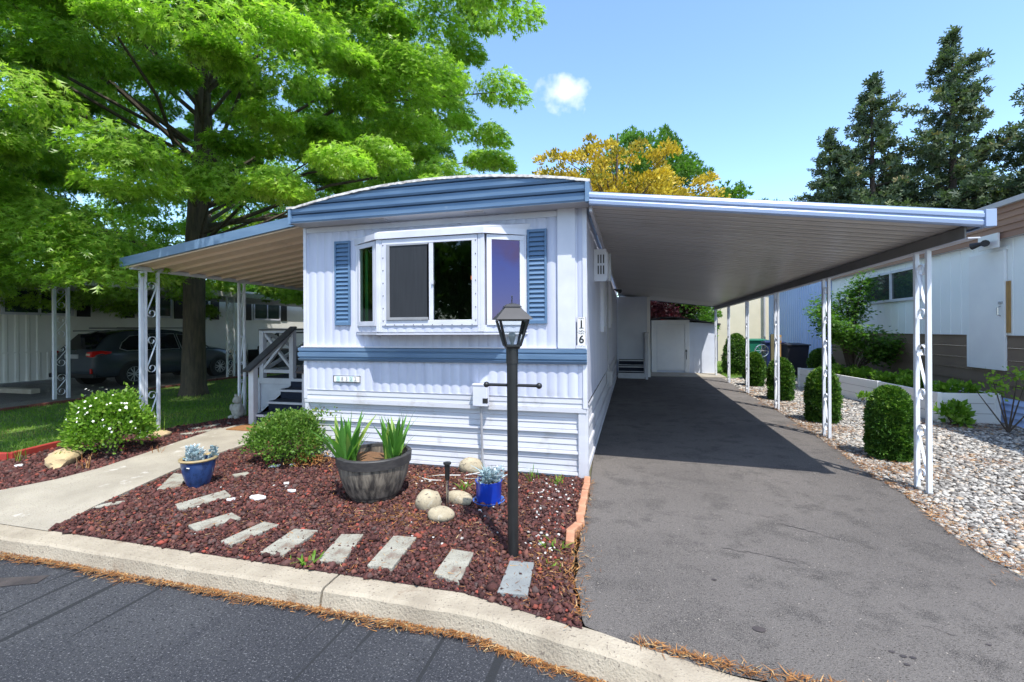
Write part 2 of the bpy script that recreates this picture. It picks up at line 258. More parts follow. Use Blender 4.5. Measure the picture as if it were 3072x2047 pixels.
# ------------------------------------------------------------------ mesh helpers
class MB:
    def __init__(s): s.v = []; s.f = []
    def add(s, vs, fs):
        n = len(s.v); s.v += [tuple(p) for p in vs]; s.f += [tuple(i + n for i in f) for f in fs]; return s
    def box(s, x0, x1, y0, y1, z0, z1):
        return s.add([(x0, y0, z0), (x1, y0, z0), (x1, y1, z0), (x0, y1, z0), (x0, y0, z1), (x1, y0, z1), (x1, y1, z1), (x0, y1, z1)],
                     [(0, 3, 2, 1), (4, 5, 6, 7), (0, 1, 5, 4), (1, 2, 6, 5), (2, 3, 7, 6), (3, 0, 4, 7)])
    def bar(s, a, b, w, h, up=(0, 0, 1)):
        """box section w x h swept from a to b"""
        a = Vector(a); b = Vector(b); d = (b - a).normalized(); u = Vector(up)
        if abs(d.dot(u)) > .98: u = Vector((0, 1, 0))
        sd = d.cross(u).normalized(); u = sd.cross(d)
        P = [p + sd * i * w / 2 + u * j * h / 2 for p in (a, b) for i, j in ((-1, -1), (1, -1), (1, 1), (-1, 1))]
        return s.add(P, [(3, 2, 1, 0), (4, 5, 6, 7), (0, 1, 5, 4), (1, 2, 6, 5), (2, 3, 7, 6), (3, 0, 4, 7)])
    def tube(s, pts, r, n=8, cap=True):
        pts = [Vector(p) for p in pts]; rs = r if isinstance(r, (list, tuple)) else [r] * len(pts)
        ref = Vector((.31, .95, .05)); rings = []
        for i, p in enumerate(pts):
            d = (pts[min(i + 1, len(pts) - 1)] - pts[max(i - 1, 0)]).normalized()
            a = d.cross(ref if abs(d.dot(ref)) < .95 else Vector((1, 0, 0))).normalized(); b = d.cross(a)
            rings.append([p + (a * math.cos(t) + b * math.sin(t)) * rs[i] for t in (2 * math.pi * k / n for k in range(n))])
        V = [q for g in rings for q in g]; F = []
        for i in range(len(pts) - 1):
            for k in range(n): F.append((i * n + k, i * n + (k + 1) % n, (i + 1) * n + (k + 1) % n, (i + 1) * n + k))
        if cap: F.append(tuple(range(n - 1, -1, -1))); F.append(tuple((len(pts) - 1) * n + k for k in range(n)))
        return s.add(V, F)
    def lathe(s, prof, c=(0, 0, 0), n=32, sx=1, sy=1):
        V = []; F = []; m = len(prof)
        for k in range(n):
            t = 2 * math.pi * k / n
            for r, z in prof: V.append((c[0] + r * sx * math.cos(t), c[1] + r * sy * math.sin(t), c[2] + z))
        for k in range(n):
            for j in range(m - 1): F.append((k * m + j, ((k + 1) % n) * m + j, ((k + 1) % n) * m + j + 1, k * m + j + 1))
        return s.add(V, F)
    def prism(s, poly, z0, z1):
        """vertical prism over a plan outline; z1 may be a function of x,y"""
        n = len(poly); f0 = z0 if callable(z0) else (lambda x, y: z0); f1 = z1 if callable(z1) else (lambda x, y: z1)
        V = [(x, y, f0(x, y)) for x, y in poly] + [(x, y, f1(x, y)) for x, y in poly]
        return s.add(V, [tuple(range(n - 1, -1, -1)), tuple(range(n, 2 * n))] + [(i, (i + 1) % n, n + (i + 1) % n, n + i) for i in range(n)])
    def strip(s, A, B):
        """quads between two equal polylines"""
        n = len(A); return s.add(list(A) + list(B), [(i, i + 1, n + i + 1, n + i) for i in range(n - 1)])
    def build(s, name, mat, parent=None, smooth=False, bevel=0):
        me = bpy.data.meshes.new(name); me.from_pydata(s.v, [], s.f); me.materials.append(M[mat] if isinstance(mat, str) else mat)
        o = bpy.data.objects.new(name, me); col.objects.link(o)
        if parent:
            o.parent = parent
        if smooth:
            me.polygons.foreach_set('use_smooth', [True] * len(me.polygons))
            try: me.set_sharp_from_angle(angle=R(40))
            except Exception: pass
        if bevel:
            b = o.modifiers.new('bevel', 'BEVEL'); b.width = bevel; b.segments = 2; b.limit_method = 'ANGLE'
        me.update(); return o
def tag(o, label=None, cat=None, group=None, kind=None):
    for k, v in (('label', label), ('category', cat), ('group', group), ('kind', kind)):
        if v: o[k] = v
    return o
def thing(name, label, cat, loc=(0, 0, 0), rz=0, group=None):
    o = bpy.data.objects.new(name, None); col.objects.link(o); o.location = loc; o.rotation_euler.z = rz; o.empty_display_size = .2
    return tag(o, label, cat, group)
def copy_tree(o, parent=None):
    c = o.copy(); col.objects.link(c)
    if parent: c.parent = parent
    for ch in [q for q in bpy.data.objects if q.parent == o]: copy_tree(ch, c)
    return c
def npmesh(name, V, F, mat, parent=None, tone=None, smooth=False, loops=None):
    """V (n,3); F (m,k) faces of one size; tone per face"""
    me = bpy.data.meshes.new(name); n, m, k = len(V), len(F), F.shape[1]
    me.vertices.add(n); me.vertices.foreach_set('co', V.astype(np.float32).ravel())
    me.loops.add(m * k); me.loops.foreach_set('vertex_index', F.astype(np.int32).ravel())
    me.polygons.add(m); me.polygons.foreach_set('loop_start', np.arange(0, m * k, k, dtype=np.int32)); me.polygons.foreach_set('loop_total', np.full(m, k, dtype=np.int32))
    if smooth: me.polygons.foreach_set('use_smooth', np.ones(m, dtype=bool))
    me.update(calc_edges=True)
    if tone is not None:
        a = me.attributes.new('tone', 'FLOAT', 'FACE'); a.data.foreach_set('value', tone.astype(np.float32))
    me.materials.append(M[mat]); o = bpy.data.objects.new(name, me); col.objects.link(o)
    if parent: o.parent = parent
    return o
def unit(a): return a / np.maximum(np.linalg.norm(a, axis=1, keepdims=True), 1e-9)
LEAF = {   # outline pieces as quads in leaf space: x across, y along
    'oak': np.array([[(0, 0), (-.13, .45), (0, 1.05), (.13, .45)], [(0, .15), (-.50, .62), (-.08, .48), (0, .30)], [(0, .15), (0, .30), (.08, .48), (.50, .62)], [(0, .48), (-.36, .98), (-.04, .72), (.0, .64)], [(0, .48), (0, .64), (.04, .72), (.36, .98)]], float),
    'leaf': np.array([[(0, 0), (-.32, .45), (0, 1.0), (.32, .45)]], float),
    'blade': np.array([[(-.05, 0), (-.035, .6), (0, 1.0), (.05, 0)]], float),
    'tuft': np.array([[(0, 0), (-.25, .8), (0, 1.0), (.12, .5)], [(0, 0), (-.65, .45), (-.5, .6), (-.1, .3)], [(0, 0), (.1, .3), (.5, .6), (.65, .45)]], float),
    'maple': np.array([[(0, 0), (-.22, .5), (0, 1.0), (.22, .5)], [(0, .1), (-.6, .75), (-.1, .5), (0, .3)], [(0, .1), (0, .3), (.1, .5), (.6, .75)]], float),
}
def leaves(name, P, D, size, shape, mat, parent=None, tone=None, roll=None):
    """P bases, D growth directions, size per leaf; every leaf a few small faces"""
    n = len(P); S = LEAF[shape]; q = len(S)
    D = unit(D); r = rng.normal(size=(n, 3)) if roll is None else roll
    side = unit(np.cross(D, r)); size = np.broadcast_to(size, (n,))
    V = P[:, None, None, :] + side[:, None, None, :] * (S[None, :, :, 0, None] * size[:, None, None, None]) + D[:, None, None, :] * (S[None, :, :, 1, None] * size[:, None, None, None])
    # slight fold so the lobes catch light differently
    nrm = np.cross(side, D); V = V + nrm[:, None, None, :] * (np.abs(S[None, :, :, 0, None]) * size[:, None, None, None] * rng.uniform(-.5, .5, (n, 1, 1, 1)))
    F = np.arange(n * q * 4).reshape(-1, 4)
    t = rng.random(n) if tone is None else tone
    return npmesh(name, V.reshape(-1, 3), F, mat, parent, np.repeat(np.clip(t, 0, 1), q))
def inpoly(x, y, poly):
    c = np.zeros(len(x), bool); j = len(poly) - 1
    for i in range(len(poly)):
        xi, yi = poly[i]; xj, yj = poly[j]
        c ^= ((yi > y) != (yj > y)) & (x < (xj - xi) * (y - yi) / (yj - yi + 1e-12) + xi); j = i
    return c
def scatter(poly, n, weight=None, holes=()):
    xs = [p[0] for p in poly]; ys = [p[1] for p in poly]; X = np.empty(0); Y = np.empty(0)
    while len(X) < n:
        x = rng.uniform(min(xs), max(xs), n * 2); y = rng.uniform(min(ys), max(ys), n * 2); k = inpoly(x, y, poly)
        for h in holes: k &= ~inpoly(x, y, h)
        if weight is not None: k &= rng.random(len(x)) < weight(x, y)
        X = np.concatenate([X, x[k]]); Y = np.concatenate([Y, y[k]])
    return X[:n], Y[:n]
_oct = np.array([(1, 0, 0), (-1, 0, 0), (0, 1, 0), (0, -1, 0), (0, 0, 1), (0, 0, -1)], float)
_octf = np.array([(0, 2, 4), (2, 1, 4), (1, 3, 4), (3, 0, 4), (2, 0, 5), (1, 2, 5), (3, 1, 5), (0, 3, 5)])
_g = (1 + 5 ** .5) / 2
_ico = unit(np.array([(-1, _g, 0), (1, _g, 0), (-1, -_g, 0), (1, -_g, 0), (0, -1, _g), (0, 1, _g), (0, -1, -_g), (0, 1, -_g), (_g, 0, -1), (_g, 0, 1), (-_g, 0, -1), (-_g, 0, 1)]))
_icof = np.array([(0, 11, 5), (0, 5, 1), (0, 1, 7), (0, 7, 10), (0, 10, 11), (1, 5, 9), (5, 11, 4), (11, 10, 2), (10, 7, 6), (7, 1, 8), (3, 9, 4), (3, 4, 2), (3, 2, 6), (3, 6, 8), (3, 8, 9), (4, 9, 5), (2, 4, 11), (6, 2, 10), (8, 6, 7), (9, 8, 1)])
def stones(name, X, Y, z, size, mat, flat=.6, round_=False, parent=None, tone=None):
    n = len(X); B, Fb = (_ico, _icof) if round_ else (_oct, _octf)
    s = np.stack([size * rng.uniform(.7, 1.3, n), size * rng.uniform(.6, 1.0, n), size * flat * rng.uniform(.7, 1.2, n)], 1)
    V = B[None] * s[:, None]; V = V * (1 + rng.uniform(-.28, .28, (n, len(B), 1)) * (.35 if round_ else 1))
    a = rng.uniform(0, 2 * np.pi, n); t = rng.normal(0, .35, n)
    ct, st = np.cos(t)[:, None], np.sin(t)[:, None]; y = V[..., 1] * ct - V[..., 2] * st; zz = V[..., 1] * st + V[..., 2] * ct
    ca, sa = np.cos(a)[:, None], np.sin(a)[:, None]; x = V[..., 0] * ca - y * sa; y = V[..., 0] * sa + y * ca
    V = np.stack([x + X[:, None], y + Y[:, None], zz + (np.broadcast_to(z, (n,)) + size * flat * .35)[:, None]], -1)
    F = (Fb[None] + np.arange(n)[:, None, None] * len(B)).reshape(-1, 3)
    t = rng.random(n) if tone is None else tone
    return npmesh(name, V.reshape(-1, 3), F, mat, parent, np.repeat(t, len(Fb)), smooth=round_)
def sheet(name, poly, z, mat, sub=None):
    b = MB(); zf = z if callable(z) else (lambda x, y: z)
    b.add([(x, y, zf(x, y)) for x, y in poly], [tuple(range(len(poly)))])
    o = b.build(name, mat); return tag(o, kind='structure')
def blob(c, r, seed, amp=.14, sub=3):
    """rounded cobble"""
    import bmesh
    bm = bmesh.new(); bmesh.ops.create_icosphere(bm, subdivisions=sub, radius=1)
    from mathutils import noise
    V = []
    for v in bm.verts:
        k = 1 + amp * noise.noise(v.co * 1.3 + Vector((seed, seed * 2, 0))) + amp * .35 * noise.noise(v.co * 4 + Vector((seed, 0, 0)))
        V.append((c[0] + v.co.x * r[0] * k, c[1] + v.co.y * r[1] * k, c[2] + v.co.z * r[2] * k))
    F = [tuple(q.index for q in f.verts) for f in bm.faces]; bm.free(); return V, F
def rock(name, c, r, mat, seed, label, group=None, rz=0, amp=.14):
    b = MB(); V, F = blob((0, 0, 0), r, seed, amp); b.add(V, F); o = b.build(name, mat, smooth=True)
    o.location = c; o.rotation_euler.z = rz; return tag(o, label, 'rock', group)
# --PART2--
# ================================================================== SETTING
gd = MB()
gd.add([(-400, 4.2, -.03), (400, 4.2, -.03), (400, 600, -.03), (-400, 600, -.03), (-400, 3.4, -.17), (400, 3.4, -.17), (400, -60, -.17), (-400, -60, -.17)], [(0, 1, 2, 3), (4, 5, 1, 0), (6, 5, 4, 7)])
tag(gd.build('ground', 'yard'), kind='structure')
def kz(x):                                   # how high the kerb stands: full height by the bed, rolled down along the driveway
    t = min(max((x + .15) / .75, 0), 1); t = t * t * (3 - 2 * t); return -.004 - .088 * t
def kback(x):
    return 2.605 if x < -1.0 else 2.605 - .20 * min((x + 1.0) / 1.0, 1) ** 1.2
def kfront(x):
    t = min(max((x + .9) / 1.2, 0), 1); return 2.405 - .22 * t
rd = sheet('road', [(-60, 2.43), (-60, -12), (60, -12), (60, 2.43)], -.13, 'road')
def seam(name, pts, w, z=-.126):
    b = MB(); A = []; B = []
    for i, p in enumerate(pts):
        a = Vector(pts[max(i - 1, 0)]); c = Vector(pts[min(i + 1, len(pts) - 1)]); d = (c - a).normalized(); nrm = Vector((-d.y, d.x)); ww = w * (1 + .25 * math.sin(i * 2.3))
        A.append((p[0] + nrm.x * ww / 2, p[1] + nrm.y * ww / 2, z)); B.append((p[0] - nrm.x * ww / 2, p[1] - nrm.y * ww / 2, z))
    b.strip(B, A); return tag(b.build(name, 'seal'), kind='structure')
seam('road_patch', [(-6.6, 1.15), (-6.0, 1.35), (-5.4, 1.60), (-4.8, 1.86), (-4.3, 2.10), (-3.98, 2.24)], .13)
b = MB(); b.add([(-1.0, 1.98, -.1255), (-.2, 1.70, -.1255), (1.2, 1.30, -.1255), (.6, 1.0, -.1255), (-1.6, .95, -.1255), (-1.25, 1.7, -.1255)], [(5, 4, 3, 2, 1, 0)])
tag(b.build('road_patch', 'seal'), kind='structure')
for k0, k1 in ((-30.0, -1.872), (-1.856, 1.9), (1.905, 12)):
    b = MB(); xs = [k0] + [x for x in np.arange(-29, 12, .07 if k0 > -30 else .25) if k0 < x < k1] + [k1]; rows = [[] for _ in range(6)]
    for x in xs:
        zt = kz(x); w = .006 * math.sin(x * 7) + .004 * math.sin(x * 23); f = kfront(x); bk = kback(x) + .6 * w; rl = min(max((x + .5) / 1.0, 0), 1)
        tf = f + .035 + .035 * rl
        for r, p in zip(rows, ((x, f - .004, -.16), (x, f + w * .4, -.126), (x, tf - .012 + w, zt - .018), (x, tf + .008 + w, zt - .003), (x, bk, zt), (x, bk, -.16))): r.append(p)
    for A, Bq in zip(rows[:-1], rows[1:]): b.strip(A, Bq)
    for s_, rev in ((0, 1), (-1, 0)):
        e = [r[s_] for r in rows]; b.add(e, [tuple(range(6))[::-1] if rev else tuple(range(6))])
    tag(b.build('kerb', 'kerb', smooth=True), kind='structure')
# driveway
DR = [(2.62, 2.44), (2.50, 3.0), (2.40, 3.63), (2.36, 3.94), (2.40, 4.42), (2.52, 5.09), (2.50, 5.6), (2.62, 7.33), (2.72, 9.69), (2.70, 11.7), (2.78, 14.06), (2.80, 16.0)]
DL = [(-.47, 16.0), (-.47, 5.9), (-.41, 4.9), (-.40, 4.36), (-.385, 3.4), (-.34, 2.82), (-.26, 2.52)]
xr = [x for x, y in DR]; yr = [y for x, y in DR]
def drz(x, y):
    t = min(max((3.3 - y) / .9, 0), 1); return .004 - .088 * t * t * min(max((x + .25) / .75, 0), 1)
b = MB(); rows = []
for y in list(np.arange(2.40, 4.6, .1)) + list(np.arange(4.6, 16.05, .6)):
    xR = np.interp(y, yr, xr) + (.5 * (2.62 - y) if y < 2.62 else 0) * 0; ys_ = [p[1] for p in DL][::-1]; xs_ = [p[0] for p in DL][::-1]; xL = np.interp(y, ys_, xs_)
    if y < 3.1: xR += 1.6 * ((3.1 - y) / .7) ** 2
    row = []
    for i in range(25):
        x = xL + (xR - xL) * i / 24; yy = max(y, kback(x) - .002) if y < 2.7 else y
        row.append((x + (.012 * math.sin(y * 19) if i in (0, 24) else 0), yy, drz(x, yy)))
    rows.append(row)
for A, Bq in zip(rows[:-1], rows[1:]): b.strip(Bq, A)
tag(b.build('driveway', 'asphalt'), kind='structure')
b = MB(); cr_ = random.Random(8)
def crack(pts, w):
    L = []
    for p, q in zip(pts[:-1], pts[1:]):
        for t in np.linspace(0, 1, 9)[:-1]: L.append((p[0] + (q[0] - p[0]) * t + cr_.gauss(0, .006), p[1] + (q[1] - p[1]) * t + cr_.gauss(0, .008)))
    ww = [w * cr_.uniform(.2, 1) * math.sin(math.pi * (i + .5) / len(L)) ** .5 for i in range(len(L))]
    b.strip([(x, y - k, drz(x, y) + .003) for (x, y), k in zip(L, ww)], [(x, y + k, drz(x, y) + .003) for (x, y), k in zip(L, ww)])
crack([(.55, 3.62), (.72, 3.55), (.93, 3.53), (1.06, 3.45), (1.20, 3.22)], .005); crack([(.95, 3.5), (1.08, 3.52), (1.22, 3.40)], .003); crack([(1.10, 4.16), (1.32, 4.06), (1.55, 3.90)], .006); crack([(1.0, 4.3), (1.2, 4.22), (1.28, 4.1)], .004); crack([(1.5, 2.95), (1.68, 2.86)], .004); crack([(.1, 5.3), (.5, 5.1), (.9, 5.15)], .003)
for cx, cy, r in ((.66, 2.72, .030), (1.26, 2.70, .012), (1.30, 2.68, .014), (1.34, 2.68, .013), (1.29, 2.63, .012), (.50, 3.12, .014), (1.22, 2.47, .016), (1.75, 2.85, .01)):
    b.add([(cx + r * math.cos(t) * 1.2, cy + r * math.sin(t) * .8, drz(cx, cy) + .003) for t in np.arange(0, 6.28, .7)], [tuple(range(9))])
tag(b.build('driveway_stains', 'seal'), kind='structure')
tag(MB().prism([(-.1, 15.9), (2.95, 15.9), (2.95, 17.3), (-.1, 17.3)], -.05, .02).build('concrete_slab', 'concrete'), kind='structure')
# walkway
PL = [(-6.75, 2.585), (-6.30, 2.85), (-6.08, 3.10), (-5.93, 3.45), (-5.92, 3.85), (-6.05, 4.40), (-6.22, 5.0), (-6.40, 5.7), (-6.36, 6.26)]
PR = [(-4.53, 2.585), (-4.70, 3.0), (-4.86, 3.55), (-5.02, 4.05), (-5.14, 4.57), (-5.17, 5.1), (-5.16, 5.6), (-5.12, 6.0), (-5.10, 6.26)]
wz = lambda y: .002 + .028 * min(max((y - 2.6) / .6, 0), 1)
b = MB(); b.strip([(x, y, wz(y)) for x, y in PR], [(x, y, wz(y)) for x, y in PL]); b.strip([(x, y, -.04) for x, y in PR], [(x, y, wz(y)) for x, y in PR]); b.strip([(x, y, wz(y)) for x, y in PL], [(x, y, -.04) for x, y in PL])
tag(b.build('walkway', 'concrete'), kind='structure')
BEDM = [(-4.55, 2.60), (-1, 2.60), (-.26, 2.44), (-.36, 2.82), (-.43, 3.4), (-.45, 4.36), (-.47, 4.88), (-3.98, 4.88), (-5.14, 6.22), (-5.17, 5.1), (-5.14, 4.57), (-5.02, 4.05), (-4.86, 3.55), (-4.70, 3.0)]
BEDL = [(-12, 2.60), (-6.75, 2.60), (-6.30, 2.85), (-6.08, 3.10), (-5.93, 3.45), (-5.92, 3.85), (-6.05, 4.40), (-6.22, 5.0), (-6.40, 5.7), (-6.36, 6.26), (-6.36, 6.9), (-7.0, 6.9), (-7.35, 5.7), (-7.62, 4.5), (-7.5, 3.9), (-12, 3.7)]
sheet('lava_bed', BEDM, .0, 'lavabase'); sheet('lava_bed', BEDL, .0, 'lavabase')
LAWN = [(-12.35, 3.72), (-7.5, 3.92), (-7.64, 4.5), (-7.37, 5.7), (-7.02, 6.92), (-6.2, 6.95), (-6.2, 7.3), (-4.0, 7.3), (-4.0, 16), (-12.9, 16), (-12.85, 11.2), (-12.22, 7.5), (-12.25, 6.2)]
sheet('lawn', LAWN, .012, 'lawn')
sheet('dirt_strip', [(-13.3, 2.6), (-12.35, 2.6), (-12.25, 6.2), (-12.22, 7.5), (-12.85, 11.2), (-12.9, 20), (-13.6, 20), (-13.5, 11)], .008, 'gravelbase')
sheet('neighbour_driveway', [(-18.5, 2.6), (-13.3, 2.6), (-13.5, 11), (-13.6, 24), (-18.5, 24)], .003, 'asphalt')
GRAV = [(2.95, 2.40), (2.56, 3.0), (2.40, 3.63), (2.36, 3.94), (2.40, 4.42), (2.52, 5.09), (2.50, 5.6), (2.62, 7.33), (2.72, 9.69), (2.70, 11.7), (2.78, 14.06), (2.80, 15.6), (3.6, 16.2), (6.0, 16.2), (6.0, 2.5)]
sheet('gravel_bed', GRAV, -.012, 'gravelbase')
sheet('back_lawn', [(2.96, 15.6), (3.7, 16.25), (9, 16.25), (9, 24), (2.96, 24)], .004, 'lawn')

# ================================================================== THE BLUE AND WHITE MOBILE HOME
home = thing('mobile_home', 'white single-wide mobile home with blue arched roof fascia, blue band and bay window', 'mobile home')
XL, XR, YF, YB = -3.98, -.46, 4.90, 15.6
def ribwall(b, x0, x1, z0, z1, y=YF, period=.112, depth=.018, step=.0):
    n = max(2, int(round((x1 - x0) / period * 8))); A = []; Bq = []
    for i in range(n + 1):
        x = x0 + (x1 - x0) * i / n; d = depth * abs(math.sin(math.pi * x / period)) ** .42
        A.append((x, y - d, z0)); Bq.append((x, y - d, z1))
    b.strip(A, Bq); return b
def arc(x): t = (x + 2.10) / 1.80; return 3.085 + .185 * (1 - min(abs(t), 1) ** 2.0)
b = MB(); HX0, HX1, HZ0, HZ1 = -3.20, -1.14, 1.58, 2.64
ribwall(b, XL, HX0, .86, 2.90); ribwall(b, HX1, XR, .86, 2.90); ribwall(b, HX0, HX1, .86, HZ0); ribwall(b, HX0, HX1, HZ1, 2.90)
b.box(HX0 - .02, HX1 + .02, YF, YF + .08, HZ0 - .03, HZ0); b.box(HX0 - .02, HX1 + .02, YF, YF + .08, HZ1, HZ1 + .03)
b.build('front_wall', 'white_siding', home)
b = MB(); P = []
for i in range(0, 141):      # side wall: wide flat panels with narrow grooves
    y = YF + (YB - YF) * i / 140; P.append((XR - (.006 if i % 7 == 0 else 0), y))
b.strip([(x, y, .80) for x, y in P], [(x, y, 2.96) for x, y in P])
b.build('side_wall', 'white_siding', home)
b = MB(); b.add([(XL, YB, .1), (XL, YF, .1), (XL, YF, 3.0), (XL, YB, 3.0)], [(0, 1, 2, 3)]); b.add([(XR, YB, .1), (XR, YB, 3.0), (XL, YB, 3.0), (XL, YB, .1)], [(0, 1, 2, 3)]); b.build('side_wall', 'white_siding', home)
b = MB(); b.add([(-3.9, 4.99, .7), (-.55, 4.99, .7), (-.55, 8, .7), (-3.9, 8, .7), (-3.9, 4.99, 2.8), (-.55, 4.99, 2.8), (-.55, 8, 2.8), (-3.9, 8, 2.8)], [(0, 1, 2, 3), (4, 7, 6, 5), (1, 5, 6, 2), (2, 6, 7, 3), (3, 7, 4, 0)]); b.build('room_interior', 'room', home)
# trims
b = MB(); b.box(-.765, -.575, YF - .045, YF - .016, 1.39, 2.89); b.box(-.50, XR + .006, YF - .03, YF + .05, .75, 2.89); b.box(XL - .006, XL + .035, YF - .03, YF + .04, .75, 2.88)
b.box(XL + .04, -.77, YF - .026, YF - .004, 2.815, 2.875); b.box(XL - .02, -.78, YF - .062, YF - .003, 1.388, 1.402); b.box(-.57, -.465, YF - .05, YF - .02, 1.392, 1.425)
b.build('corner_trim', 'white_trim', home)
b = MB(); A = []; prof = [(1.218, .0), (1.222, .040), (1.250, .062), (1.254, .034), (1.268, .030), (1.274, .058), (1.322, .064), (1.327, .036), (1.340, .032), (1.345, .056), (1.380, .060), (1.386, .0)]
rows = [[(x, YF - .006 - d, z) for x in (-4.045, XR + .004)] for z, d in prof]
for A, Bq in zip(rows[:-1], rows[1:]): b.strip(A, Bq)
for k in (0, 1): e = [r[k] for r in rows]; b.add(e, [tuple(range(len(e)))])
b.build('blue_band', 'blue', home)
# skirting: lapped horizontal panels
def lapprof(z0, z1, panel=.226, subs=3):
    z = z1; P = []
    while z > z0 + .01:
        P += [(z, .030), (z - .030, .036), (z - .036, .010)]; h = (panel - .036) / subs
        for k in range(subs):
            za = z - .036 - h * k; P += [(za - h + .008, .013), (za - h, .002 if k == subs - 1 else .005)]
        z -= panel
    return [(max(a, z0), d) for a, d in P]
b = MB(); pr = lapprof(0.0, .735); rows = [[(x, YF + .028 - d, z) for x in (XL + .03, -.545)] for z, d in pr]
for A, Bq in zip(rows[:-1], rows[1:]): b.strip(Bq, A)
rows = [[(x, YF + .01 - d, z) for x in (XL, XR)] for z, d in [(.862, 0), (.86, .030), (.848, .022), (.80, .024), (.795, .016), (.748, .020)]]
for A, Bq in zip(rows[:-1], rows[1:]): b.strip(Bq, A)
b.box(XL + .002, XL + .05, YF - .02, YF + .03, -.02, .70); b.box(-.552, -.478, YF - .018, YF + .02, -.02, .70); b.box(XL, XR - .006, YF - .026, YF + .02, .702, .745)
b.build('skirting', 'white_skirt', home)
b = MB(); pr = lapprof(0.0, .80, .226, 3); rows = [[(XR - .02 + d, y, z) for y in (YF + .03, YB)] for z, d in pr]
for A, Bq in zip(rows[:-1], rows[1:]): b.strip(Bq, A)
b.box(XR - .03, XR + .012, YF - .012, YF + .06, -.02, .75); b.build('skirting', 'white_skirt', home)
# roof
b = MB(); xs = np.linspace(-4.0, -.40, 41); b.strip([(x, 4.65, arc(x)) for x in xs], [(x, YB + .1, arc(x)) for x in xs]); b.strip([(x, YB + .1, 2.9) for x in xs], [(x, YB + .1, arc(x)) for x in xs])
b.build('roof', 'roofwhite', home)
b = MB(); rnd = random.Random(3); L = []
for x in np.linspace(-4.03, -.395, 110):
    L.append((x, arc(x) + .006 + rnd.uniform(-.002, .002), .028 + rnd.uniform(-.004, .004)))
b.strip([(x, 4.625, z - h) for x, z, h in L], [(x, 4.63, z) for x, z, h in L]); b.strip([(x, 4.63, z) for x, z, h in L], [(x, 4.78, z + .006) for x, z, h in L]); b.strip([(x, 4.66, z - h) for x, z, h in L], [(x, 4.625, z - h) for x, z, h in L])
b.build('roof_edge_coating', 'roofwhite', home)
b = MB(); zs = []; z = 2.89
while z < 3.28:
    zs += [(z, .034), (z + .020, .046), (z + .025, .030), (z + .060, .036), (z + .066, .014), (z + .095, .022), (z + .106, -.004)]; z += .110
rows = [[(x, 4.676 - d, min(z, arc(x) - .004)) for x in np.linspace(-3.985, -.43, 61)] for z, d in zs]
for A, Bq in zip(rows[:-1], rows[1:]): b.strip(A, Bq)
b.box(-.445, -.405, 4.625, 4.70, 2.885, 3.085); b.box(-4.005, -3.97, 4.63, 4.70, 2.885, 3.075)
b.box(XR - .01, XR + .05, 4.70, YB, 2.93, 3.07)
b.build('fascia', 'blue', home)
b = MB(); b.add([(-3.99, 4.645, 2.887), (-.41, 4.645, 2.887), (-.41, YF + .05, 2.887), (-3.99, YF + .05, 2.887)], [(3, 2, 1, 0)]); b.add([(-3.99, 4.642, 2.894), (-.41, 4.642, 2.894), (-.41, 4.642, 2.887), (-3.99, 4.642, 2.887)], [(3, 2, 1, 0)])
so = b.build('soffit', 'soffit', home)
for x in (-2.95, -1.75):
    v = MB()
    for k in range(5): v.box(x, x + .19, 4.72 + k * .014, 4.728 + k * .014, 2.878, 2.886)
    v.box(x - .01, x + .20, 4.705, 4.712, 2.877, 2.886); v.box(x - .01, x + .20, 4.795, 4.802, 2.877, 2.886)
    v.build('soffit_vent', 'soffit', home)
# bay window
BW = [(-3.235, YF), (-2.80, 4.66), (-1.545, 4.66), (-1.11, YF)]
bay = MB()
def off(poly, d): return [(poly[0][0] - d * 1.2, poly[0][1]), (poly[1][0] - d * .55, poly[1][1] - d), (poly[2][0] + d * .55, poly[2][1] - d), (poly[3][0] + d * 1.2, poly[3][1])]
bay.prism(off(BW, .030)[::1], 1.545, 1.560); bay.prism(off(BW, -.006), 1.561, 1.575)
bay = bay.build('bay_window', 'white_trim', home)
c = MB(); o2 = off(BW, .045); c.prism(o2, 2.632, 2.700)
top = off(BW, .045); c.add([(x, y, 2.7005) for x, y in top] + [(x, YF - .015, 2.80 if 0 < i < 3 else 2.76) for i, (x, y) in enumerate(top)], [(0, 1, 5, 4), (1, 2, 6, 5), (2, 3, 7, 6)])
c.box(-3.3, -1.05, YF - .02, YF, 2.70, 2.72)
c.build('cap', 'white_trim', bay)
def seg(p, q):
    p = Vector((*p, 0)); q = Vector((*q, 0)); d = (q - p).normalized(); n = Vector((d.y, -d.x, 0))
    return p, q, d, n
ap = MB()
for p, q in zip(BW[:-1], BW[1:]):
    p, q, d, n = seg(p, q); L = (q - p).length; k = int(L / .014); A = []; Bq = []
    for i in range(k + 1):
        w = p + d * L * i / k + n * (.004 + .009 * abs(math.sin(math.pi * L * i / k / .112)) ** .55); A.append((w.x, w.y, 1.575)); Bq.append((w.x, w.y, 1.648))
    ap.strip(A, Bq)
ap.build('apron', 'white_siding', bay)
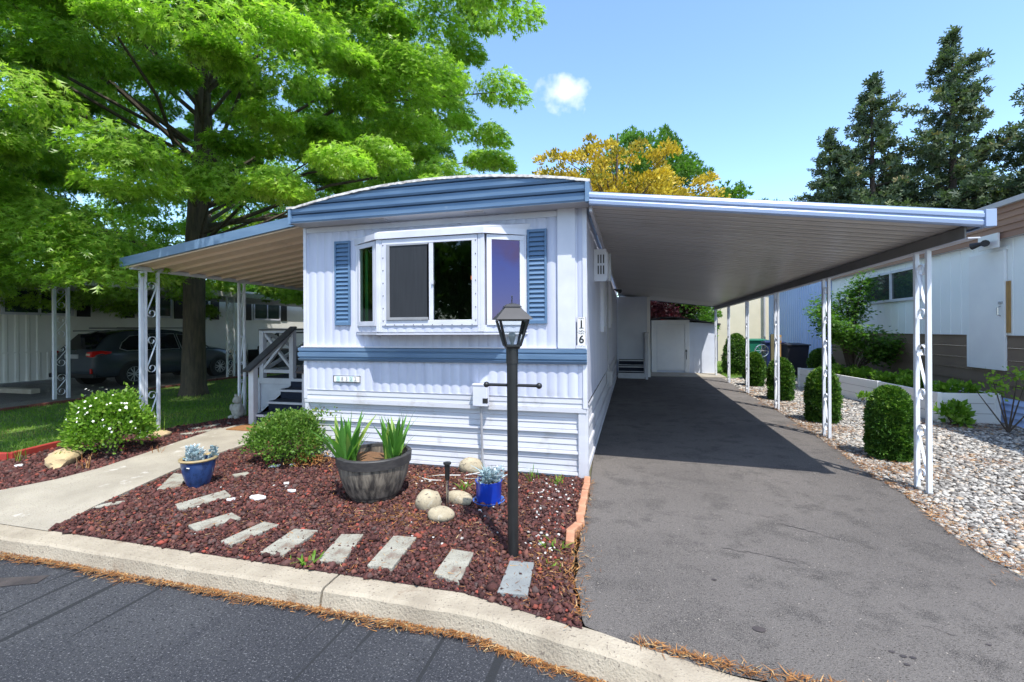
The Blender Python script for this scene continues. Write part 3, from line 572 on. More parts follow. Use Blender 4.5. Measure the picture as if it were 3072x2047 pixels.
def window(name, parent, p, q, z0, z1, fw, gl, inset=.012, mull=None, fmat='white_trim', sub=True):
    """framed light between plan points p and q"""
    p, q, d, n = seg(p, q); f = MB()
    for zz in (z0 + fw / 2, z1 - fw / 2): f.bar(p + Vector((0, 0, zz)), q + Vector((0, 0, zz)), .05, fw)
    for w in (p + d * fw / 2, q - d * fw / 2): f.bar(w + Vector((0, 0, z0 + fw)), w + Vector((0, 0, z1 - fw)), fw, .05, up=n)
    if mull:
        w = p + d * mull; f.bar(w + Vector((0, 0, z0 + fw)), w + Vector((0, 0, z1 - fw)), .05, .046, up=n)
    f.build('frame', fmat, parent, bevel=.003)
    a = p + d * fw * .9 + n * inset; c_ = q - d * fw * .9 + n * inset
    g = MB(); g.add([(a.x, a.y, z0 + fw * .9), (c_.x, c_.y, z0 + fw * .9), (c_.x, c_.y, z1 - fw * .9), (a.x, a.y, z1 - fw * .9)], [(0, 1, 2, 3)])
    return g.build('pane', gl, parent)
window('w', bay, (-2.745, 4.66), (-1.60, 4.66), 1.645, 2.625, .062, 'glass_front', mull=.605)
window('w', bay, (-3.205, 4.883), (-2.835, 4.679), 1.645, 2.625, .055, 'glass_left')
window('w', bay, (-1.51, 4.679), (-1.14, 4.883), 1.645, 2.625, .055, 'glass_side')
for x, y in (BW[1], BW[2]):
    MB().box(x - .022, x + .022, y - .024, y + .03, 1.575, 2.632).build('corner_post', 'white_trim', bay, bevel=.004)
for x0, x1, y0, y1 in ((-2.781, -2.749, 4.64, 4.68), (-1.596, -1.564, 4.64, 4.68), (-3.235, -3.20, YF - .035, YF), (-1.145, -1.11, YF - .035, YF)): MB().box(x0, x1, y0, y1, 1.575, 2.632).build('jamb', 'white_trim', bay, bevel=.003)
s = MB(); s.box(-2.675, -2.165, 4.629, 4.634, 1.715, 2.56); s.box(-2.18, -2.165, 4.622, 4.630, 1.715, 2.56)
scr = MB(); scr.add([(-2.655, 4.6275, 1.74), (-2.18, 4.6275, 1.74), (-2.18, 4.6275, 2.545), (-2.655, 4.6275, 2.545)], [(0, 1, 2, 3)]); scr.build('insect_screen', 'darkscreen', bay)
s = MB(); s.box(-2.68, -2.64, 4.618, 4.632, 1.71, 2.565); s.box(-2.64, -2.17, 4.619, 4.632, 1.71, 1.74); s.box(-2.64, -2.17, 4.619, 4.632, 2.545, 2.565); s.build('screen_frame', 'grey_frame', bay)
l = MB(); l.box(-2.125, -2.108, 4.618, 4.640, 2.10, 2.15); l.build('latch', 'white_trim', bay)
ow = surf('orange sticker', (.75, .22, .03), (.65, .18, .03)); M['sticker'] = ow
MB().box(-1.675, -1.655, 4.6455, 4.647, 2.14, 2.18).build('sticker', 'sticker', bay)
cu = MB(); A = []; Bq = []
for i in range(19): t = i / 18; A.append((-3.13 + .06 * t, 4.905 - .034 * t + .008 * math.sin(i * 1.9), 1.66)); Bq.append((A[-1][0], A[-1][1], 2.61))
cu.strip(A, Bq); cu.build('curtain', 'greencurtain', bay)
# screws along the frames
for x in (-2.728, -1.617):
    for z in np.linspace(1.70, 2.56, 7): MB().box(x - .004, x + .004, 4.630, 4.636, z - .006, z + .006).build('screw', 'lampcap', bay)
for x in np.linspace(-2.70, -1.66, 10): MB().box(x - .004, x + .004, 4.630, 4.636, 1.652, 1.660).build('screw', 'lampcap', bay)
# shutters
for x0, x1 in ((-3.53, -3.315), (-1.10, -.885)):
    f = MB(); z0, z1 = 1.66, 2.69
    f.box(x0, x0 + .022, YF - .042, YF - .012, z0, z1); f.box(x1 - .022, x1, YF - .042, YF - .012, z0, z1)
    for zz in (z0, z1 - .03): f.box(x0 + .022, x1 - .022, YF - .041, YF - .013, zz, zz + .03)
    sh = f.build('shutter', 'blue_shutter', home); sl = MB(); k = 19; h = (z1 - z0 - .06) / k
    for i in range(k):
        z = z0 + .03 + i * h; sl.add([(x0 + .022, YF - .040, z + .002), (x1 - .022, YF - .040, z + .002), (x1 - .022, YF - .018, z + h), (x0 + .022, YF - .018, z + h), (x0 + .022, YF - .018, z + .001), (x1 - .022, YF - .018, z + .001)], [(0, 1, 2, 3), (0, 4, 5, 1)])
    sl.build('louvres', 'blue_shutter', sh)
# side windows, eave light and the rear addition
for y0, y1, z0, z1 in ((7.15, 7.95, 1.55, 2.65), (9.6, 10.3, 1.62, 2.60)):
    w = MB(); w.box(XR, XR + .05, y0, y1, z0, z0 + .09); w.box(XR, XR + .05, y0, y1, z1 - .06, z1); w.box(XR, XR + .049, y0, y0 + .07, z0 + .09, z1 - .06); w.box(XR, XR + .049, y1 - .07, y1, z0 + .09, z1 - .06); w.box(XR, XR + .04, (y0 + y1) / 2 - .02, (y0 + y1) / 2 + .02, z0 + .09, z1 - .06)
    wo = w.build('side_window', 'white_trim', home); MB().box(XR + .003, XR + .02, y0 + .07, y1 - .07, z0 + .09, z1 - .06).build('pane', 'carglass', wo)
b = MB(); b.tube([(XR + .02, 9.0, .55), (XR + .02, 9.0, 2.7)], .012, 8); b.box(XR, XR + .10, 8.95, 9.08, .50, .78); b.build('conduit', 'grey_frame', home)
add = MB(); add.box(-.47, .58, 15.62, 19, -.02, 2.66); add.box(-.10, .30, 15.60, 15.625, .42, 2.5)
for x in np.arange(-.42, .58, .2): add.box(x, x + .012, 15.606, 15.62, 0, 2.6)
add.build('rear_addition', 'shedblue', home)
m = MB(); m.box(.50, .60, 15.58, 15.70, 0, 2.64); m.build('corner_trim', 'shed', home)

# ---- things fixed to the home
def text(name, body, size, mat, parent, loc, rot=(R(90), 0, 0), ext=.002, sx=1, off_=.0):
    cu = bpy.data.curves.new(name, 'FONT'); cu.body = body; cu.size = size; cu.extrude = ext; cu.align_x = 'CENTER'; cu.align_y = 'CENTER'; cu.offset = off_
    to = bpy.data.objects.new(name + '_src', cu); col.objects.link(to)
    me = bpy.data.meshes.new_from_object(to.evaluated_get(bpy.context.evaluated_depsgraph_get())); bpy.data.objects.remove(to); me.name = name
    me.materials.clear(); me.materials.append(M[mat]); o = bpy.data.objects.new(name, me); col.objects.link(o); o.parent = parent; o.location = loc; o.rotation_euler = rot; o.scale = (sx, 1, 1); return o
def scrollmark(b, x, y, z, w):
    for s in (-1, 1): b.tube([(x + s * (.10 + .42 * t) * w, y, z + .10 * w * math.sin(t * 6.3) * s) for t in np.linspace(0, 1, 8)], .0016, 5)
    b.tube([(x + .09 * w * math.cos(t), y, z + .09 * w * math.sin(t)) for t in np.linspace(0, 6.3, 9)], .0016, 5)
sg = thing('house_number_sign', 'vertical white tile sign reading 1 over 6 beside right corner of the home', 'sign', (-.512, YF - .034, 1.565))
MB().box(-.046, .046, -.008, .004, -.158, .158).build('backing', 'lampcap', sg)
for z in (.079, -.079):
    t = MB(); t.box(-.043, .043, -.014, -.008, z - .077, z + .077); t.build('tile', 'ceramic', sg, bevel=.002)
dg = text('digit', '1', .115, 'ink', sg, (0, -.0155, .081), off_=.002); MB().box(-.022, .024, -.0165, -.0145, .040, .047).build('digit_serif', 'ink', dg.parent)
text('digit', '6', .115, 'ink', sg, (0, -.0155, -.079), off_=.002)
for z in (.145, .014, -.014, -.146): b = MB(); scrollmark(b, 0, -.0150, z, .062); b.build('ornament', 'lampcap', sg)
pq = thing('address_plaque', 'small framed aqua address plaque with faded digits on the lower siding', 'plaque', (-3.372, YF - .022, 1.002))
MB().box(-.185, .185, -.003, .008, -.038, .038).build('plate', 'ceramic', pq)
for i, ch in enumerate('18332'):
    x = -.122 + i * .061; MB().box(x - .028, x + .028, -.007, -.003, -.030, .030).build('digit_tile', 'aqua' if i in (0, 3) else 'ceramic', pq)
    text('digit', ch, .060, 'dusty_ink' if 'dusty_ink' in M else 'grey_frame', pq, (x, -.0085, 0))
b = MB(); b.box(-.190, .190, -.010, -.003, -.043, -.036); b.box(-.188, -.182, -.010, -.003, -.036, .040); b.box(.182, .188, -.010, -.003, -.036, .040); b.box(-.19, .19, -.006, -.003, .036, .041); b.build('frame', 'lampcap', pq)
ub = thing('utility_box', 'small white cable utility box fixed low on the front siding', 'utility box', (-1.63, YF - .03, .865))
b = MB(); b.box(-.085, .085, -.085, 0, -.120, .120); b.build('case', 'white_trim', ub, bevel=.008)
MB().box(-.089, .090, -.092, .005, .112, .130).build('lid', 'white_trim', ub, bevel=.003)
MB().box(.035, .0865, -.088, -.055, -.082, -.028).build('black_label', 'ink', ub)
b = MB(); b.tube([(.0, -.035, -.12), (.005, -.03, -.5), (.012, -.03, -.72), (.06, -.06, -.86)], .014, 8); b.build('conduit_pipe', 'grey_frame', ub, smooth=True)
ac = thing('air_conditioner', 'white window air conditioner jutting from side wall under carport roof', 'air conditioner', (XR, 5.95, 2.42))
MB().box(0, .17, 0, .34, -.18, .17).build('casing', 'white_trim', ac, bevel=.01)
b = MB(); b.box(0, .155, -.02, -.001, -.21, .20); b.add([(0, -.022, .20), (0, -.08, .20), (0, -.08, -.21), (0, -.022, -.21)], [(0, 1, 2, 3)]); b.build('front_cover', 'white_trim', ac)
for z in (-.12, .02):
    for k in range(3): MB().box(.045 + k * .034, .060 + k * .034, -.024, -.0205, z, z + .11).build('grille_slot', 'ink', ac)
b = MB(); b.box(.17, .20, .25, .27, -.17, .17); b.box(.17, .20, .33, .35, -.17, .17); b.box(.17, .20, .25, .35, .17, .185); b.box(.17, .20, .25, .35, -.185, -.17); b.build('rear_bracket', 'grey_frame', ac)
fl = thing('flood_light', 'twin-head flood light under carport roof at the far end of side wall', 'light', (XR + .02, 12.8, 2.66))
b = MB(); b.lathe([(0, 0), (.05, 0), (.05, .03), (0, .03)], (.0, 0, 0), 12); b.build('mount', 'black', fl)
for s in (-1, 1):
    b = MB(); b.tube([(.02, 0, 0), (.09, s * .10, -.02), (.16, s * .16, -.05)], [.02, .035, .06], 10); b.build('lamp_head', 'black' if s < 0 else 'ceramic', fl)

# ================================================================== CARPORT
def spiral(c, r, a0, turns, s, n=16):
    return [(c[0] + r * (1 - .62 * t) * math.cos(a0 + s * turns * 2 * math.pi * t), c[1] + r * (1 - .62 * t) * math.sin(a0 + s * turns * 2 * math.pi * t)) for t in np.linspace(0, 1, n)]
def scroll_pts(h, w):
    """an S of flat bar: curl at the top, long diagonal, curl at the foot; local (y, z)"""
    r = w * .48
    top_ = spiral((0, h - r), r, R(-20), 1.15, 1)[::-1]; bot = spiral((0, r), r, R(160), 1.15, 1)
    return top_ + bot
def ribbon(b, pts, x, wd=.020, th=.004):
    n = len(pts); L = []
    for i, p in enumerate(pts):
        a = Vector(pts[max(i - 1, 0)]); c_ = Vector(pts[min(i + 1, n - 1)]); d = (c_ - a).normalized(); L.append((p, Vector((-d.y, d.x))))
    f = lambda s, xx: [(xx, p[0] + m.x * th * s, p[1] + m.y * th * s) for p, m in L]
    A, B_, C_, D_ = f(.5, x - wd / 2), f(.5, x + wd / 2), f(-.5, x + wd / 2), f(-.5, x - wd / 2)
    b.strip(A, B_); b.strip(B_, C_); b.strip(C_, D_); b.strip(D_, A); return b
def scroll_post(parent, loc, h, gap=.19, leg=.038, nscr=3, hs=.62, wide=False, rz=0, z0=0.0, name='post'):
    po = MB(); po.box(-leg / 2, leg / 2, -gap / 2 - leg / 2, -gap / 2 + leg / 2, z0, h)
    if wide: po.box(-leg / 2, leg / 2, -gap / 2 - leg * 2.2, -gap / 2 - leg * .9, z0, h)
    po.box(-leg / 2, leg / 2, gap / 2 - leg / 2, gap / 2 + leg / 2, z0, h); po.box(-.03, .03, -gap / 2 - .03, gap / 2 + .03, h, h + .006)
    p = po.build(name, 'post', parent, bevel=.003); p.location = loc; p.rotation_euler.z = rz
    for i in range(nscr):
        zc = h * (i + .5) / nscr - hs / 2; s = MB(); pts = [(y, z + zc) for y, z in scroll_pts(hs, gap - leg)]
        ribbon(s, pts, 0, .026); s.build('scroll', 'post', p)
    return p
cp = thing('carport', 'long blue-edged aluminium carport with scrollwork posts over the driveway', 'carport')
def cz(x, y): return 2.875 - .130 * (x + .42) - .010 * (y - 4.66)
CX0, CX1, CY0, CY1 = -.41, 2.87, 4.68, 16.9
b = MB(); P = []; y = CY0
while y < CY1 - .01:       # pans run across the drive with narrow raised seams
    for dy, dz in ((0, 0), (.010, .028), (.024, .028), (.034, 0), (.085, .004), (.095, .010), (.105, .004), (.170, 0)):
        P.append((y + dy, dz))
    y += .17
b.strip([(CX0, yy, cz(CX0, yy) + dz) for yy, dz in P], [(CX1, yy, cz(CX1, yy) + dz) for yy, dz in P])
b.strip([(CX1, yy, cz(CX1, yy) + .055) for yy, dz in P], [(CX0, yy, cz(CX0, yy) + .055) for yy, dz in P])
b.build('roof_deck', 'deckpan', cp)
def gutter(b, a, c_, out, z_off=0, s=1.0):
    """double-rolled gutter fascia swept from a to c_; out = horizontal outward direction"""
    prof = [(-.02, -.010), (.012, -.012), (.030, .0), (.034, .030), (.024, .048), (.024, .053), (.036, .062), (.038, .090), (.028, .112), (.020, .116), (.020, .122), (-.02, .124)]
    rows = [[(p[0] + out[0] * d * s, p[1] + out[1] * d * s, p[2] + z * s + z_off) for p in (a, c_)] for d, z in prof]
    for A, Bq in zip(rows[:-1], rows[1:]): b.strip(A, Bq)
    for k in (0, 1): e = [r[k] for r in rows]; b.add(e, [tuple(range(len(e)))])
b = MB(); gutter(b, (CX0, CY0, cz(CX0, CY0)), (CX1, CY0, cz(CX1, CY0)), (0, -1), -.004)
gutter(b, (CX1, CY0, cz(CX1, CY0)), (CX1, CY1, cz(CX1, CY1)), (1, 0), -.004); gutter(b, (CX1, CY1, cz(CX1, CY1)), (CX0, CY1, cz(CX0, CY1)), (0, 1), -.004)
b.build('gutter', 'blue_light', cp, smooth=True)
zc_ = cz(CX1, CY0); MB().box(CX1 - .03, CX1 + .045, CY0 - .045, CY0 + .03, zc_ - .018, zc_ + .126).build('gutter_cap', 'blue_light', cp, bevel=.004)
zb = lambda y: cz(2.75, y)
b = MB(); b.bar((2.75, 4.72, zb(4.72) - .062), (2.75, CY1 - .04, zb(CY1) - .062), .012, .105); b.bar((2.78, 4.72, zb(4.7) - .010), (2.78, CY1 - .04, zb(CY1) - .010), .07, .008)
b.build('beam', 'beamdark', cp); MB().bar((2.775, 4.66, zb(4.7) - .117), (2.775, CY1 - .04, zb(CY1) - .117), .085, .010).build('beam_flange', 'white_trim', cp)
b = MB(); b.bar((CX0 + .01, 4.75, cz(CX0, 4.75) - .03), (CX0 + .01, CY1 - .05, cz(CX0, CY1) - .03), .03, .06); b.build('ledger', 'white_trim', cp)
for y in (5.33, 7.60, 9.95, 12.30, 14.50, 16.62): scroll_post(cp, (2.755, y, -.02), zb(y) - .10, nscr=3, hs=.56)

# ================================================================== LEFT AWNING
aw = thing('porch_awning', 'tan-bellied blue-edged porch awning on scrollwork posts left of the home', 'awning')
def az(x, y): return 2.985 + .137 * (x + 4.0) - .006 * (y - 4.95)
AX0, AX1, AY0, AY1 = -7.13, -4.0, 4.95, 12.2
b = MB(); P = []; y = AY0 + .02
while y < AY1: P += [(y, 0), (y + .012, -.038), (y + .040, -.038), (y + .052, 0), (y + .14, .006), (y + .30, 0)]; y += .305
b.strip([(AX0, yy, az(AX0, yy) + dz) for yy, dz in P], [(AX1, yy, az(AX1, yy) + dz) for yy, dz in P])
b.strip([(AX1, yy, az(AX1, yy) + dz + .045) for yy, dz in P], [(AX0, yy, az(AX0, yy) + dz + .045) for yy, dz in P]); b.build('roof_deck', 'tanpan', aw)
b = MB(); zz = lambda x, h: az(x, AY0) + h
A = [(x, AY0, zz(x, -.022)) for x in (AX0 - .02, AX1)]; Bq = [(x, AY0 - .012, zz(x, -.018)) for x in (AX0 - .02, AX1)]; C_ = [(x, AY0 - .020, zz(x, .105)) for x in (AX0 - .02, AX1)]; D_ = [(x, AY0 + .06, zz(x, .115)) for x in (AX0 - .02, AX1)]
b.strip(A, Bq); b.strip(Bq, C_); b.strip(C_, D_); E_ = [(x, AY0 + .035, zz(x, -.022)) for x in (AX0 - .02, AX1)]; b.strip(E_, A)
b.bar((AX0 - .02, AY0 - .02, zz(AX0, .045)), (AX0 - .02, AY1, az(AX0, AY1) + .045), .02, .125); b.build('fascia', 'blue', aw)
b = MB(); b.bar((-7.05, 5.0, az(-7.05, 5) - .035), (-7.05, AY1, az(-7.05, AY1) - .035), .05, .06); b.build('beam', 'porchwhite', aw)
for y, wd in ((5.30, True), (6.95, False), (9.2, False), (11.6, False)): scroll_post(aw, (-7.05, y, 0), az(-7.05, y) - .07, gap=.19 if y < 6 else .12, nscr=3, hs=.56, wide=wd)

# ================================================================== PORCH AND STEPS
ps = thing('porch_steps', 'white porch with dark blue carpeted steps and X-braced rail beneath the awning', 'porch')
SX0, SX1 = -6.10, -5.12
b = MB(); b.box(-6.87, XL - .02, 7.15, 10.6, .66, .70); b.box(-6.87, XL - .02, 7.12, 7.15, .60, .705); b.build('deck', 'porchwhite', ps)
MB().box(-6.85, XL - .04, 7.16, 10.6, .7005, .712).build('deck_carpet', 'carpet', ps)
b = MB()
for k in range(9): z = .02 + k * .065; b.add([(-6.84, 7.13, z), (SX0 - .0, 7.13, z), (SX0, 7.145, z + .063), (-6.84, 7.145, z + .063), (-6.84, 7.15, z), (SX0, 7.15, z)], [(0, 1, 2, 3), (0, 4, 5, 1)])
b.box(-6.87, -6.80, 7.11, 7.16, 0, .60); b.add([(SX0 - .01, 6.3, .0), (SX0 - .01, 7.15, 0), (SX0 - .01, 7.15, .60), (SX0 - .01, 6.3, .15)], [(0, 1, 2, 3), (3, 2, 1, 0)])
b.build('lap_siding', 'porchwhite', ps)
for k, (y, z) in enumerate(((6.26, .20), (6.545, .37), (6.83, .54))):
    b = MB(); b.box(SX0 - .02, SX1, y, y + .32, z - .035, z); st = b.build('step', 'porchwhite', ps)
    MB().box(SX0, SX1 - .01, y + .03, y + .32, z + .0005, z + .010).build('tread_carpet', 'carpet', st); MB().box(SX0, SX1 - .01, y + .022, y + .034, z - .17, z - .036).build('riser_carpet', 'carpet', st)
MB().box(SX0, SX1 - .01, 7.105, 7.118, .55, .655).build('riser_carpet', 'carpet', ps)
b = MB(); b.box(SX1 + .06, XL - .02, 7.13, 7.15, .0, .6); b.box(SX1 - .005, SX1 + .03, 6.28, 7.13, 0, .18); b.build('side_panel', 'porchwhite', ps)
def newel(x, y, z0, z1, w=.09):
    return MB().box(x - w / 2, x + w / 2, y - w / 2, y + w / 2, z0, z1).build('newel_post', 'porchwhite', ps, bevel=.004)
newel(SX0 - .03, 6.27, 0, 1.00, .10); newel(SX0 - .03, 7.19, .0, 1.60); newel(-6.80, 7.19, .70, 1.60); newel(SX1 + .03, 6.27, 0, .96); newel(SX1 + .03, 7.19, 0, 1.60); newel(-6.80, 9.0, .70, 1.60); newel(-6.80, 10.5, .70, 1.60)
for x in (SX0 - .03, SX1 + .03):
    b = MB(); b.bar((x, 6.12, .93), (x, 7.22, 1.66), .14, .035); b.build('rail_cap', 'porchgrey', ps)
    b = MB(); b.bar((x, 6.22, .93), (x, 7.19, 1.58), .04, .085); b.build('hand_rail', 'porchwhite', ps)
b = MB(); b.box(-6.84, SX0, 7.13, 7.25, 1.60, 1.63); b.box(-6.86, -6.74, 7.2, 10.5, 1.60, 1.63); b.build('rail_cap', 'porchgrey', ps)
b = MB(); b.bar((-6.78, 7.18, .86), (-6.14, 7.18, 1.56), .045, .06, up=(0, 1, 0)); b.bar((-6.78, 7.21, 1.56), (-6.14, 7.21, .86), .045, .06, up=(0, 1, 0)); b.box(-6.78, -6.12, 7.16, 7.23, .80, .86); b.box(-6.78, -6.12, 7.16, 7.23, 1.555, 1.598)
b.build('cross_brace', 'porchwhite', ps)
b = MB()
for y0, y1 in ((7.25, 8.95), (9.05, 10.45)):
    b.bar((-6.80, y0, .86), (-6.80, y1, 1.56), .045, .06); b.bar((-6.77, y0, 1.56), (-6.77, y1, .86), .045, .06)
b.box(-6.83, -6.77, 7.2, 10.5, .80, .86); b.build('cross_brace', 'porchwhite', ps)
b = MB(); b.tube([(-5.0, 7.19, 1.5), (-4.0, 7.19, 1.5)], .014, 6); b.tube([(-4.9, 7.19, .74), (-4.9, 7.19, 1.5)], .012, 6); b.tube([(-4.6, 7.19, .74), (-4.6, 7.19, 1.5)], .012, 6); b.build('metal_rail', 'post', ps)
# ================================================================== REAR STEPS, SHED
rs = thing('rear_steps', 'small white steps with dark treads against the shaded rear addition', 'steps')
for k in range(3):
    b = MB(); y = 14.9 + k * .24; z = .19 * (k + 1) + .02; b.box(-.42, .40, y, 15.60, z - .19, z - .015) if k == 0 else b.box(-.42, .40, y, 15.60, z - .19, z - .015)
    st = b.build('step', 'porchwhite', rs); MB().box(-.40, .38, y + .01, y + .25, z - .0145, z - .004).build('tread_carpet', 'carpet', st)
    if k: MB().box(-.40, .38, y - .006, y - .001, z - .165, z - .05).build('riser_carpet', 'carpet', rs)
for y in (14.9, 15.5): MB().box(.42, .50, y - .04, y + .04, 0, 1.45).build('newel_post', 'porchwhite', rs)
b = MB(); b.box(.40, .53, 14.8, 15.6, 1.45, 1.48); b.box(.44, .48, 14.9, 15.5, .82, .88); b.build('hand_rail', 'porchwhite', rs)
sd = thing('garden_shed', 'low white shed with framed door at the end of the carport', 'shed')
SY = 17.25
b = MB(); b.prism([(.72, SY), (2.86, SY), (2.86, 19.6), (.72, 19.6)], .02, lambda x, y: 1.90 if x < 2 else 1.76)
for x in (2.14, 2.42, 2.47): b.box(x, x + .012, SY - .006, SY, .06, 1.72)
b.build('walls', 'shedblue', sd)
b = MB(); b.box(.70, .88, SY - .05, SY, .03, 1.90); b.box(1.84, 1.99, SY - .05, SY, .03, 1.90); b.box(.88, 1.84, SY - .05, SY, 1.74, 1.90); b.build('door_frame', 'shed', sd)
d = MB().box(.89, 1.83, SY - .035, SY - .002, .10, 1.735).build('door', 'shed', sd, bevel=.004)
b = MB(); b.box(1.855, 1.90, SY - .075, SY - .05, .76, .84); b.tube([(1.88, SY - .07, .76), (1.885, SY - .07, .50)], .01, 6); b.build('latch', 'black', d)
b = MB()
for z in (.25, .85, 1.55): b.box(.84, .93, SY - .058, SY - .05, z, z + .03)
b.build('hinge', 'shed', d)
b = MB(); A = [(x, 1.93 + .09 * math.sin(math.pi * (x - .55) / 1.5) if x < 2.05 else 1.93 - .17 * (x - 2.05) / .95) for x in np.linspace(.55, 3.0, 20)]
b.strip([(x, SY - .14, z) for x, z in A], [(x, 19.8, z) for x, z in A]); b.strip([(x, SY - .14, z - .05) for x, z in A], [(x, SY - .14, z) for x, z in A]); b.strip([(x, 19.8, z - .05) for x, z in A], [(x, SY - .14, z - .05) for x, z in A]); b.build('roof', 'shingle', sd)

# ================================================================== LAMP POST
lp = thing('lamp_post', 'black lantern lamp post with ladder bar standing in the red lava bed', 'street lamp', (-.815, 3.108, 0))
b = MB(); b.tube([(0, 0, -.05), (0, 0, 1.40)], .0385, 20); b.tube([(0, 0, 1.36), (0, 0, 1.47)], .043, 20); b.build('pole', 'black', lp, smooth=True)
b = MB(); b.tube([(-.18, 0, 1.205), (.18, 0, 1.205)], .011, 10)
for s in (-1, 1): V, F = blob((s * .192, 0, 1.205), (.022, .022, .022), 1, 0, 2); b.add(V, F)
b.build('ladder_bar', 'black', lp, smooth=True)
def frust(b, w0, w1, z0, z1):
    P = [(sx * w, sy * w, z) for w, z in ((w0, z0), (w1, z1)) for sx, sy in ((-1, -1), (1, -1), (1, 1), (-1, 1))]
    return b.add(P, [(3, 2, 1, 0), (4, 5, 6, 7), (0, 1, 5, 4), (1, 2, 6, 5), (2, 3, 7, 6), (3, 0, 4, 7)])
lrot = R(24)
cage = MB(); Z0, Z1, W0, W1 = 1.485, 1.665, .050, .098
for sx, sy in ((-1, -1), (1, -1), (1, 1), (-1, 1)): cage.bar((sx * W0, sy * W0, Z0), (sx * W1, sy * W1, Z1), .014, .014)
for w, z in ((W0, Z0), (W1, Z1)):
    for (ax, ay), (bx_, by_) in (((-1, -1), (1, -1)), ((1, -1), (1, 1)), ((1, 1), (-1, 1)), ((-1, 1), (-1, -1))): cage.bar((ax * w, ay * w, z), (bx_ * w, by_ * w, z), .012, .012)
frust(cage, .045, .055, 1.465, 1.485); cg = cage.build('lantern_cage', 'black', lp); cg.rotation_euler.z = lrot
g = MB()
for (ax, ay), (bx_, by_) in (((-1, -1), (1, -1)), ((1, -1), (1, 1)), ((1, 1), (-1, 1)), ((-1, 1), (-1, -1))):
    g.add([(ax * W0, ay * W0, Z0), (bx_ * W0, by_ * W0, Z0), (bx_ * W1, by_ * W1, Z1), (ax * W1, ay * W1, Z1)], [(0, 1, 2, 3)])
g = g.build('lantern_glass', 'lampglass', lp); g.rotation_euler.z = lrot
b = MB(); frust(b, .128, .060, 1.668, 1.745); frust(b, .060, .058, 1.745, 1.752); frust(b, .062, .040, 1.756, 1.775); frust(b, .040, .006, 1.775, 1.785); b.tube([(0, 0, 1.785), (0, 0, 1.825)], .004, 6); V, F = blob((0, 0, 1.83), (.006, .006, .01), 1, 0, 1); b.add(V, F)
c_ = b.build('lantern_cap', 'lampcap', lp); c_.rotation_euler.z = lrot
b = MB(); b.lathe([(0.001, .075), (.018, .072), (.027, .055), (.027, .045), (.020, .02), (.013, 0), (.013, -.02), (.001, -.02)], (0, 0, 1.505), 16); b.build('bulb', 'bulb', lp, smooth=True)

# ================================================================== BARREL, POTS, THEIR PLANTS
br = thing('barrel_planter', 'weathered half-barrel planter with dark top hoop holding two iris clumps', 'planter', (-2.40, 3.90, 0))
b = MB(); b.lathe([(.001, .0), (.215, .0), (.275, .08), (.325, .20), (.352, .31), (.362, .38), (.362, .415), (.335, .415), (.335, .31), (.001, .31)], (0, 0, .0), 48); b.build('tub', 'barrel', br, smooth=True)
b = MB(); b.lathe([(.356, .335), (.368, .338), (.376, .42), (.370, .428), (.333, .428), (.333, .40)], (0, 0, 0), 48); b.lathe([(.268, .055), (.272, .06), (.266, .05)], (0, 0, 0), 48); b.build('hoop', 'barrelband', br, smooth=True)
b = MB(); V = [(0, 0, .35)] + [(.334 * math.cos(t), .334 * math.sin(t), .345 + .02 * math.sin(3 * t)) for t in np.linspace(0, 2 * math.pi, 33)[:-1]]; b.add(V, [(0, i + 1, (i + 1) % 32 + 1) for i in range(32)]); b.build('soil', 'soil', br); br.scale = (.94, .94, 1)
def blades(name, c, n, h, spread, w, mat, label, cat, group=None, seed=1, droop=.25, fan=None):
    rn = random.Random(seed); V = []; F = []; T = []
    for i in range(n):
        a = rn.uniform(0, 6.283) if fan is None else fan + rn.gauss(0, .35) + (math.pi if rn.random() < .5 else 0)
        lean = rn.random() ** .8 * spread; L = h * rn.uniform(.55, 1.0); w_ = w * rn.uniform(.7, 1.1)
        dx, dy = math.cos(a), math.sin(a); px, py = -dy, dx; x, y = rn.gauss(0, .035), rn.gauss(0, .035); tw = rn.uniform(-.6, .6); base = len(V)
        for k in range(6):
            t = k / 5; ww = w_ * (1 - t ** 2.6) * (.75 + .6 * t) / 2; r = lean * t * L + droop * lean * L * t ** 3; z = L * t * (1 - .30 * lean * t)
            qx, qy = px * math.cos(tw) + dx * math.sin(tw), py * math.cos(tw) + dy * math.sin(tw)
            V += [(x + dx * r - qx * ww, y + dy * r - qy * ww, z), (x + dx * r + dx * ww * .25, y + dy * r + dy * ww * .25, z + .002), (x + dx * r + qx * ww, y + dy * r + qy * ww, z)]
        for k in range(5): q = base + k * 3; F += [(q, q + 1, q + 4, q + 3), (q + 1, q + 2, q + 5, q + 4)]; T += [i, i]
    tone = np.array([random.Random(k + seed).random() for k in range(n)])[np.array(T)]
    o = npmesh(name, np.array(V), np.array(F), mat, None, tone); o.location = c; return tag(o, label, cat, group)
blades('iris_plant', (-2.58, 3.76, .33), 34, .52, .66, .066, 'iris', 'left iris clump of broad green blades in the barrel planter', 'plant', 'iris clumps in the barrel', 5)
blades('iris_plant', (-2.19, 3.90, .33), 26, .58, .66, .062, 'iris', 'right iris clump with tallest blade in the barrel planter', 'plant', 'iris clumps in the barrel', 9)
bp = thing('glazed_pot', 'flared blue glazed pot with tan rim standing beside the concrete walkway', 'flower pot', (-4.33, 3.72, 0)); bp.scale = (.72, .72, 1.18)
b = MB(); b.lathe([(.001, 0), (.128, 0), (.138, .015), (.165, .06), (.195, .13), (.212, .19), (.214, .225), (.205, .235), (.185, .235), (.185, .20), (.001, .20)], (0, 0, 0), 44); b.build('body', 'blueglaze', bp, smooth=True)
